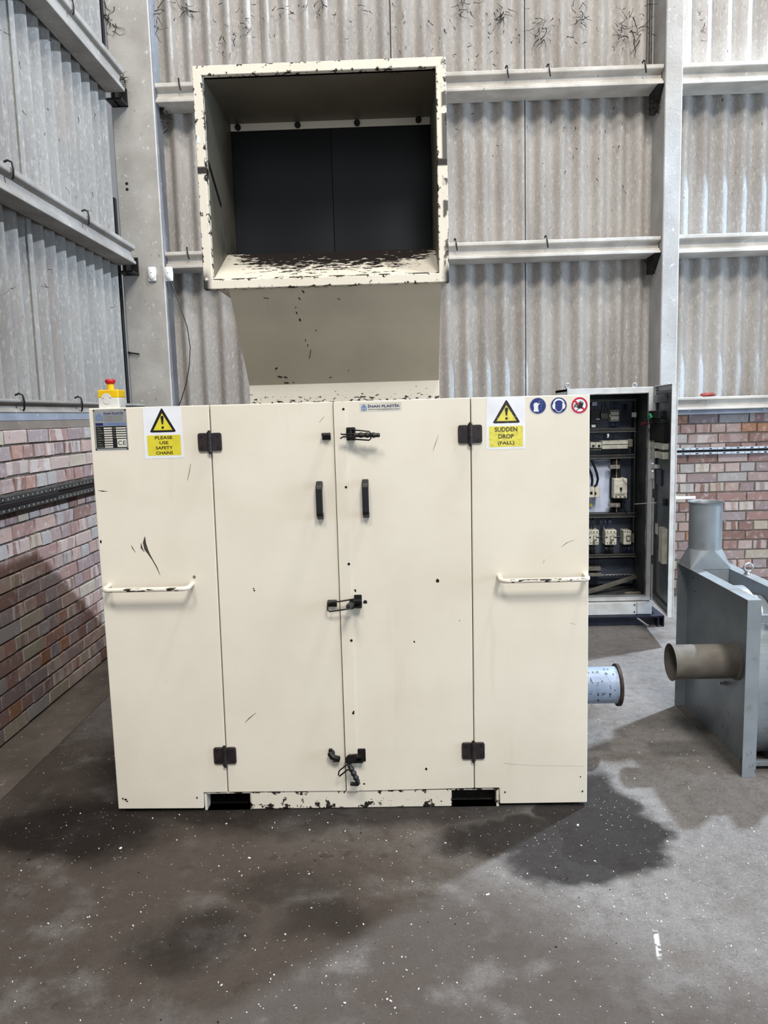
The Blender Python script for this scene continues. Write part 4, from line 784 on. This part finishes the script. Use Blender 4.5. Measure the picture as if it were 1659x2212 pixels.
# lower row
dev('din_rail', 1262, 1158.5, 1348, 1161.5, 2.70, YP, M['steel'], .001)
for a, b, y in ((1272, 1294, 2.62), (1307.3, 1332.3, 2.615)):
    k_ = dev('contactor', a, 1145, b, 1177.6, y, YP, M['device'], .003); w = b-a
    face('dark_gap', a, 1152, b, 1153.2, y, M['devdark'], k_, .001); face('coil_window', a+w*.42, 1157, a+w*.76, 1167.5, y, M['devdark'], k_, .006, .001); face('window_frame', a+w*.48, 1158.6, a+w*.70, 1165.5, y-.006, M['device'], k_, .002); face('side_notch', a+w*.05, 1159.5, a+w*.20, 1162.2, y, M['void'], k_, .001); face('side_notch', a+w*.80, 1159.5, a+w*.97, 1162.2, y, M['void'], k_, .001)
    mb = MB()
    for u in (.2, .5, .8):
        for py in (1149, 1172.5): p = at(a+w*u, py, y-.001); mb.prism(circle(p.x, p.z, .0042, 8), 'y', y-.0015, y+.001)
    mb.build('terminal_hole', M['void'], k_); face('dark_gap', a+w*.35, 1169, a+w*.62, 1177.6, y, M['devdark'], k_, .0015)
k_ = dev('motor_breaker', 1347, 1146, 1364, 1176.8, 2.62, YP, M['device'], .003); face('dial_plate', 1352.5, 1156.5, 1362, 1169, 2.62, M['devdark'], k_, .006, .001); face('dial', 1354.5, 1160, 1360.5, 1166.5, 2.614, M['device'], k_, .003); face('side_vent', 1364.4, 1152, 1368.8, 1171, 2.64, M['devdark'], k_, .01)
mb = MB()
for x in (1350.5, 1356, 1361): p = at(x, 1149, 2.619); mb.prism(circle(p.x, p.z, .004, 8), 'y', 2.6185, 2.621)
mb.build('terminal_hole', M['void'], k_)
dev('din_block', 1301.5, 1139, 1305, 1165, 2.66, YP, M['devdark'], .001)
wires('wire_bundle', 7, 1299, 1323, 1119, 1146, 2.65, M['wireblue'], 4, .0026, 7); wires('wire_bundle', 3, 1276, 1282, 1119, 1146, 2.65, M['cable'], 3, .003, 8); wires('wire_bundle', 6, 1308, 1324, 1177, 1198, 2.64, M['cable'], 4, .0045, 9); wires('wire_bundle', 3, 1273, 1284, 1176, 1200, 2.64, M['cable'], 3, .005, 10); wires('wire_bundle', 6, 1348, 1364, 1176, 1200, 2.65, M['wireblue'], 4, .0032, 11); wires('wire_bundle', 3, 1276, 1291, 1204, 1226, 2.68, M['cable'], 2, .003, 12)
MB().tube([at(x, y, 2.735) for x, y in ((1294, 1217), (1308, 1226), (1325, 1229), (1344, 1224), (1356, 1213))], .0018, 5).build('thin_wires', M['wireblue'], cb)
dev('terminal_strip', 1262, 1224.5, 1298, 1233.5, 2.66, 2.72, M['devdark'], .002); dev('terminal_strip', 1262, 1238.5, 1300, 1246, 2.655, 2.70, M['devdark'], .002)
dr = dev('slotted_rail', 1262, 1239, 1378, 1245.5, 2.69, 2.70, M['steel'], .001); mb = MB()
for k in range(9): a = at(1306+8*k, 1242.6, 2.689); mb.box(a.x-.008, a.x+.006, 2.6885, 2.691, a.z-.0022, a.z+.0022)
mb.build('slots', M['void'], dr); dev('slotted_rail', 1300, 1235.2, 1376, 1236.8, 2.70, 2.71, M['steel'], 0)
# fallen duct lid and scrap lying in the cabinet bottom
lp = [at(1262, 1281, 2.50), at(1380, 1263.5, 2.60)]; a, b = Vector((lp[0].x, 2.50, .212)), Vector((lp[1].x-.006, 2.66, .285)); d = (b-a).normalized(); u = Vector((0, 0, 1)); s_ = d.cross(u).normalized()
o = MB().obox((a+b)/2, d, s_, d.cross(s_), (b-a).length/2, .018, .0035).obox((a+b)/2+s_*.017-Vector((0, 0, .008)), d, s_, d.cross(s_), (b-a).length/2, .0015, .008).build('duct_lid', M['ductlid'], org=(2.55, 2.55, .19)); tag(o, 'loose grey duct lid leaning in bottom of electrical cabinet', 'lid')
for px, py, w, rz, lb in ((1359, 1279, .028, .4, 'leftmost of the dirty offcut blocks lying in cabinet bottom'), (1372, 1273, .026, -.5, 'middle one of the dirty offcut blocks lying in cabinet bottom'), (1378, 1279, .02, .9, 'rightmost dirty offcut block, in the cabinet bottom corner')):
    p = at(px, py, 2.50); o = MB().obox((p.x, 2.50, .196), (math.cos(rz), math.sin(rz), .05), (-math.sin(rz), math.cos(rz), 0), (0, 0, 1), w, .016, .009).build('scrap_block', M['board'], org=(p.x, 2.50, .187), bevel=.003)
    tag(o, lb, 'offcut', 'offcuts in the cabinet bottom')
# cabinet door, swung open
H = Vector((2.772, 2.412, 0)); D = Vector((2.722, 1.925, 0))-H; DL = D.length; D.normalize(); N = Vector((-D.y, D.x, 0))     # N points to the outside (+x)
if N.x < 0: N = -N
def atd(px, py, t=0.0):
    d = _f + (px-829.5)/FPX*RIGHT - (py-1106)/FPX*UP; o = H+N*t; return CAM+d*(((o-CAM).dot(N))/d.dot(N))
def dbox(mb, s0, s1, t0, t1, z0, z1): return mb.obox(H+D*(s0+s1)/2+N*(t0+t1)/2+Vector((0, 0, (z0+z1)/2)), D, N, (0, 0, 1), abs(s1-s0)/2, abs(t1-t0)/2, abs(z1-z0)/2)
dz0, dz1 = .178, 1.606
mb = MB(); dbox(mb, 0, DL, .020, .032, dz0, dz1); dbox(mb, DL-.005, DL, -.004, .030, dz0, dz1); dbox(mb, 0, .005, .004, .030, dz0, dz1); dbox(mb, 0, DL, .0, .030, dz1-.005, dz1); dbox(mb, 0, DL, .0, .030, dz0, dz0+.005)
dr = mb.build('door', M['cab'], cb, .0012)
mb = MB(); dbox(mb, .006, DL-.006, .016, .0199, dz0+.006, dz1-.006); mb.build('door_inside', M['doorin'], dr)
mb = MB(); dbox(mb, .03, .05, .004, .017, dz0+.03, dz1-.03); dbox(mb, DL-.05, DL-.03, .004, .017, dz0+.03, dz1-.03); dbox(mb, .03, DL-.03, .004, .017, dz1-.055, dz1-.035); dbox(mb, .03, DL-.03, .004, .017, dz0+.035, dz0+.055); mb.build('door_stiffener', M['cabin'], dr, .001)
def ddev(name, px0, py0, px1, py1, t, mat, par=dr, bev=.002):
    a, b = atd(px0, py1, .012), atd(px1, py0, .012); s0, s1 = (a-H).dot(D), (b-H).dot(D); z = sorted((a.z, b.z)); mb = MB(); dbox(mb, s0, s1, .016, .016-t, z[0], z[1]); return mb.build(name, mat, par, bev)
ddev('document_pocket', 1417, 851, 1441, 870, .02, M['doorin']); ddev('control_module', 1411, 887, 1439, 903, .05, M['black']); ddev('control_module', 1414, 905, 1443, 913, .045, M['black']); ddev('control_module', 1412, 916, 1445, 950, .04, M['void'])
for y0 in (955, 975):
    for x0, x1 in ((1412, 1426), (1428, 1443)):
        k = (x0-1412)*.15; b_ = ddev('contact_block', x0, y0+k, x1, y0+11+k, .035, M['device'])
ddev('dark_patch', 1420, 1016, 1431, 1046, .012, M['wireblue']); ddev('paper_tag', 1407.5, 1019, 1416, 1030, .03, M['white'], bev=0); ddev('paper_tag', 1412, 1004, 1424, 1008, .03, M['white'], bev=0)
ddev('terminal_cover', 1431, 1143, 1441, 1212, .03, M['device']); ddev('slot', 1421, 1160, 1423, 1185, .004, M['void'], bev=0); ddev('label_holder', 1416, 1132, 1420, 1152, .008, M['device'], bev=0)
a, b = at(1371, 1089, 2.60), atd(1437, 1085, -.01); MB().cyl(a, a.lerp(b, .72), .0035, 8).build('door_stay', M['white'], cb); MB().cyl(a.lerp(b, .72), b, .003, 8).build('door_stay', M['devdark'], cb)
MB().obox(b, D, N, (0, 0, 1), .012, .014, .022).build('stay_clamp', M['iron'], dr, .003)
mb = MB()
for dx, dzz in ((0, 0), (2, -4), (-2, -7)): p = atd(1404+dx, 896-dzz, -.05); mb.obox(p, D, N, (0, 0, 1), .012, .008, .008)
mb.build('green_connector', M['green'], dr, .002)
mb = MB()
for k in range(5): mb.tube([at(1399, 908+k, 2.30), at(1394-k, 914+k, 2.34), at(1386-k*.6, 912+k*1.4, 2.40), at(1383, 917, 2.42), at(1390, 921-k, 2.38), at(1400, 916, 2.30), at(1410, 910, 2.25)], .0028, 5, False)
mb.build('wire_loop', M['wirered'], dr)
mb = MB()
for k in range(5): mb.tube([at(1408, 902+k*4, 2.3), at(1418, 903+k*5, 2.2), at(1432, 900+k*5, 2.1)], .003, 5, False)
mb.build('wire_loop', M['cable'], dr)
p = H+D*(DL-.03)+N*.036; zz = at(1478, 1075, 1.95).z
MB().obox(p+N*.055+Vector((0, 0, zz)), N, D, (0, 0, 1), .062, .006, .0085).cyl(p+N*-.004+Vector((0, 0, zz)), p+N*.004+Vector((0, 0, zz)), .014, 10).build('door_handle', M['white'], dr, .001)
MB().prism(circle(p.x+.107, zz, .004, 8), 'y', p.y-.012, p.y-.002).build('keyhole', M['void'], dr)
for z in (.45, .9, 1.4): MB().cyl((2.778, 2.408, z-.03), (2.778, 2.408, z+.03), .008, 8).build('door_hinge', M['cabin'], cb)

# ------------------------------------------------------------------ centrifugal fan on the floor, right
fn = thing('centrifugal_fan', 'blue-grey centrifugal fan with inlet stub and upright round outlet, standing on the floor', 'fan', (2.55, .58, 0))
FA, FB, FY0, FY1, FZ = 2.425, 2.479, .202, .957, .722
def fp(w, y0=FY0, y1=FY1, z0=0, z1=FZ): return [(y0+w, z0+w), (y1-w, z0+w), (y1-w, z1-w), (y0+w, z1-w)]
sd = MB().ring(fp(0), fp(.0035), 'x', FA, FB).build('side_tray', M['fan'], fn, .0008); MB().prism(fp(.003), 'x', FB-.004, FB).build('tray_back', M['fan'], sd)
MB().box(FA+.002, FB-.004, FY0+.004, FY1-.004, .0034, .0042).build('dust_layer', M['fandust'], sd)
cy_, cz_ = .405, .412
ip = MB().lathe((2.477, cy_, cz_), (-1, 0, 0), [(0, .080), (.010, .079), (.016, .0715), (.245, .0715), (.262, .0735), (.269, .0775), (.272, .0775), (.270, .074), (.255, .0695), (.004, .0695)], 36).build('inlet_pipe', M['fandust'], fn)
MB().cyl((2.472, cy_, cz_), (2.470, cy_, cz_), .069, 28).build('inlet_throat', M['void'], ip)
p = atx(1570, 1476, 2.475); MB().cyl((2.477, p.y, p.z), (2.458, p.y, p.z), .009, 10).cyl((2.46, p.y, p.z), (2.444, p.y, p.z), .006, 8).build('bolt', M['steel'], fn)
MB().prism(circle(.885, .66, .004, 8), 'x', 2.4735, 2.4752).prism(circle(.86, .60, .003, 8), 'x', 2.4735, 2.4752).build('bolt_hole', M['void'], fn)
# volute between the two side plates
def volute(t): return .285+.085*t/(2*math.pi)
sc_ = []; N_ = 40; vc = (.52, .335)
for k in range(N_+1):
    t = math.pi*.42-k/N_*math.pi*1.55; q = .30+.05*(k/N_)**1.0 if k > 0 else .30
    sc_.append((vc[0]-q*math.cos(t)*1.0, vc[1]+q*math.sin(t)))
sc_ = [(vc[0]-.318*math.cos(a), vc[1]+.345*math.sin(a)) for a in [math.radians(x) for x in range(80, -181, -4)]]
po = sc_+[(FY1-.02, .20), (FY1-.012, .655), (.60, .655)]
vo = MB().prism(po, 'x', FB, 2.60).build('volute', M['fan'], fn, .001)
sd2 = MB().ring(fp(0, FY0, FY1), fp(.0035, FY0, FY1), 'x', 2.602, 2.655).build('side_tray', M['fan'], fn, .0008); MB().prism(fp(.003), 'x', 2.602, 2.606).build('tray_back', M['fan'], sd2)
MB().box(FB+.001, 2.601, .788, FY1-.006, .6555, .7165).build('outlet_seat', M['fan'], fn)
pl_ = [(FY0+.08, .735-.02), (.45, .745), (.66, .735)]
wd = MB(); n = 12; e = []
for k in range(n+1):
    a = math.radians(30+60*k/n); e.append((vc[0]-.310*math.cos(a), vc[1]+.372*math.sin(a)))
for k in range(n): wd.add([(2.481, *e[k]), (2.481, *e[k+1]), (2.545, *e[k+1]), (2.545, *e[k])], [(0, 1, 2, 3)]); wd.add([(2.545, *e[k]), (2.545, *e[k+1]), (2.545, vc[0]-.30*math.cos(math.radians(30+60*(k+1)/n)), vc[1]+.31*math.sin(math.radians(30+60*(k+1)/n))), (2.545, vc[0]-.30*math.cos(math.radians(30+60*k/n)), vc[1]+.31*math.sin(math.radians(30+60*k/n)))], [(0, 1, 2, 3)])
wd.build('scroll_cover', M['fan'], fn)
MB().box(FB, 2.75, .245, .262, .618, .650).build('cross_bar', M['fan'], fn, .002); MB().box(FB, 2.75, .255, .275, .020, .042).build('cross_bar', M['fan'], fn, .002)
# outlet: square-to-round transition and pipe
ox, oy = 2.521, .875; rb, zt0, zt1, zt2 = .096, .718, .806, 1.026; n = 32
vs = [(ox+sx*rb, oy+sy*.080, zt0) for sx, sy in ((1, 1), (-1, 1), (-1, -1), (1, -1))]+[(ox+.074*math.cos(2*math.pi*k/n), oy+.074*math.sin(2*math.pi*k/n), zt1) for k in range(n)]
fs = []
for q in range(4):
    fs += [(q, 4+(q*8+k+1) % n, 4+(q*8+k) % n) for k in range(8)]; fs.append((q, (q+1) % 4, 4+((q+1)*8) % n))
tr_ = MB().add(vs, fs).build('outlet_transition', M['fan'], fn)
MB().lathe((ox, oy, zt1-.002), (0, 0, 1), [(0, .0735), (zt2-zt1-.010, .0735), (zt2-zt1-.002, .0765), (zt2-zt1+.002, .080), (zt2-zt1, .0775), (zt2-zt1-.016, .072), (.014, .072)], 36).build('outlet_pipe', M['fan'], fn)
MB().cyl((ox, oy, zt1+.015), (ox, oy, zt1+.017), .072, 24).build('outlet_throat', M['void'], fn)
p = at(1617, 1234, .66); ez = FZ
MB().tube([(2.63+.0185*math.cos(t*math.pi/8), .66, ez+.030+.0185*math.sin(t*math.pi/8)) for t in range(16)], .0058, 8, closed=True).tube([(2.63, .66, ez), (2.63, .66, ez+.004), (2.63, .66, ez+.011)], [.018, .018, .009], 12).build('lifting_eye', M['steel'], fn)
mt = MB().tube([(2.655, .53, .35), (2.67, .53, .35), (2.95, .53, .35), (2.97, .53, .35)], [.10, .125, .125, .10], 20).box(2.70, 2.92, .44, .62, .0, .24).build('motor', M['fan'], fn)
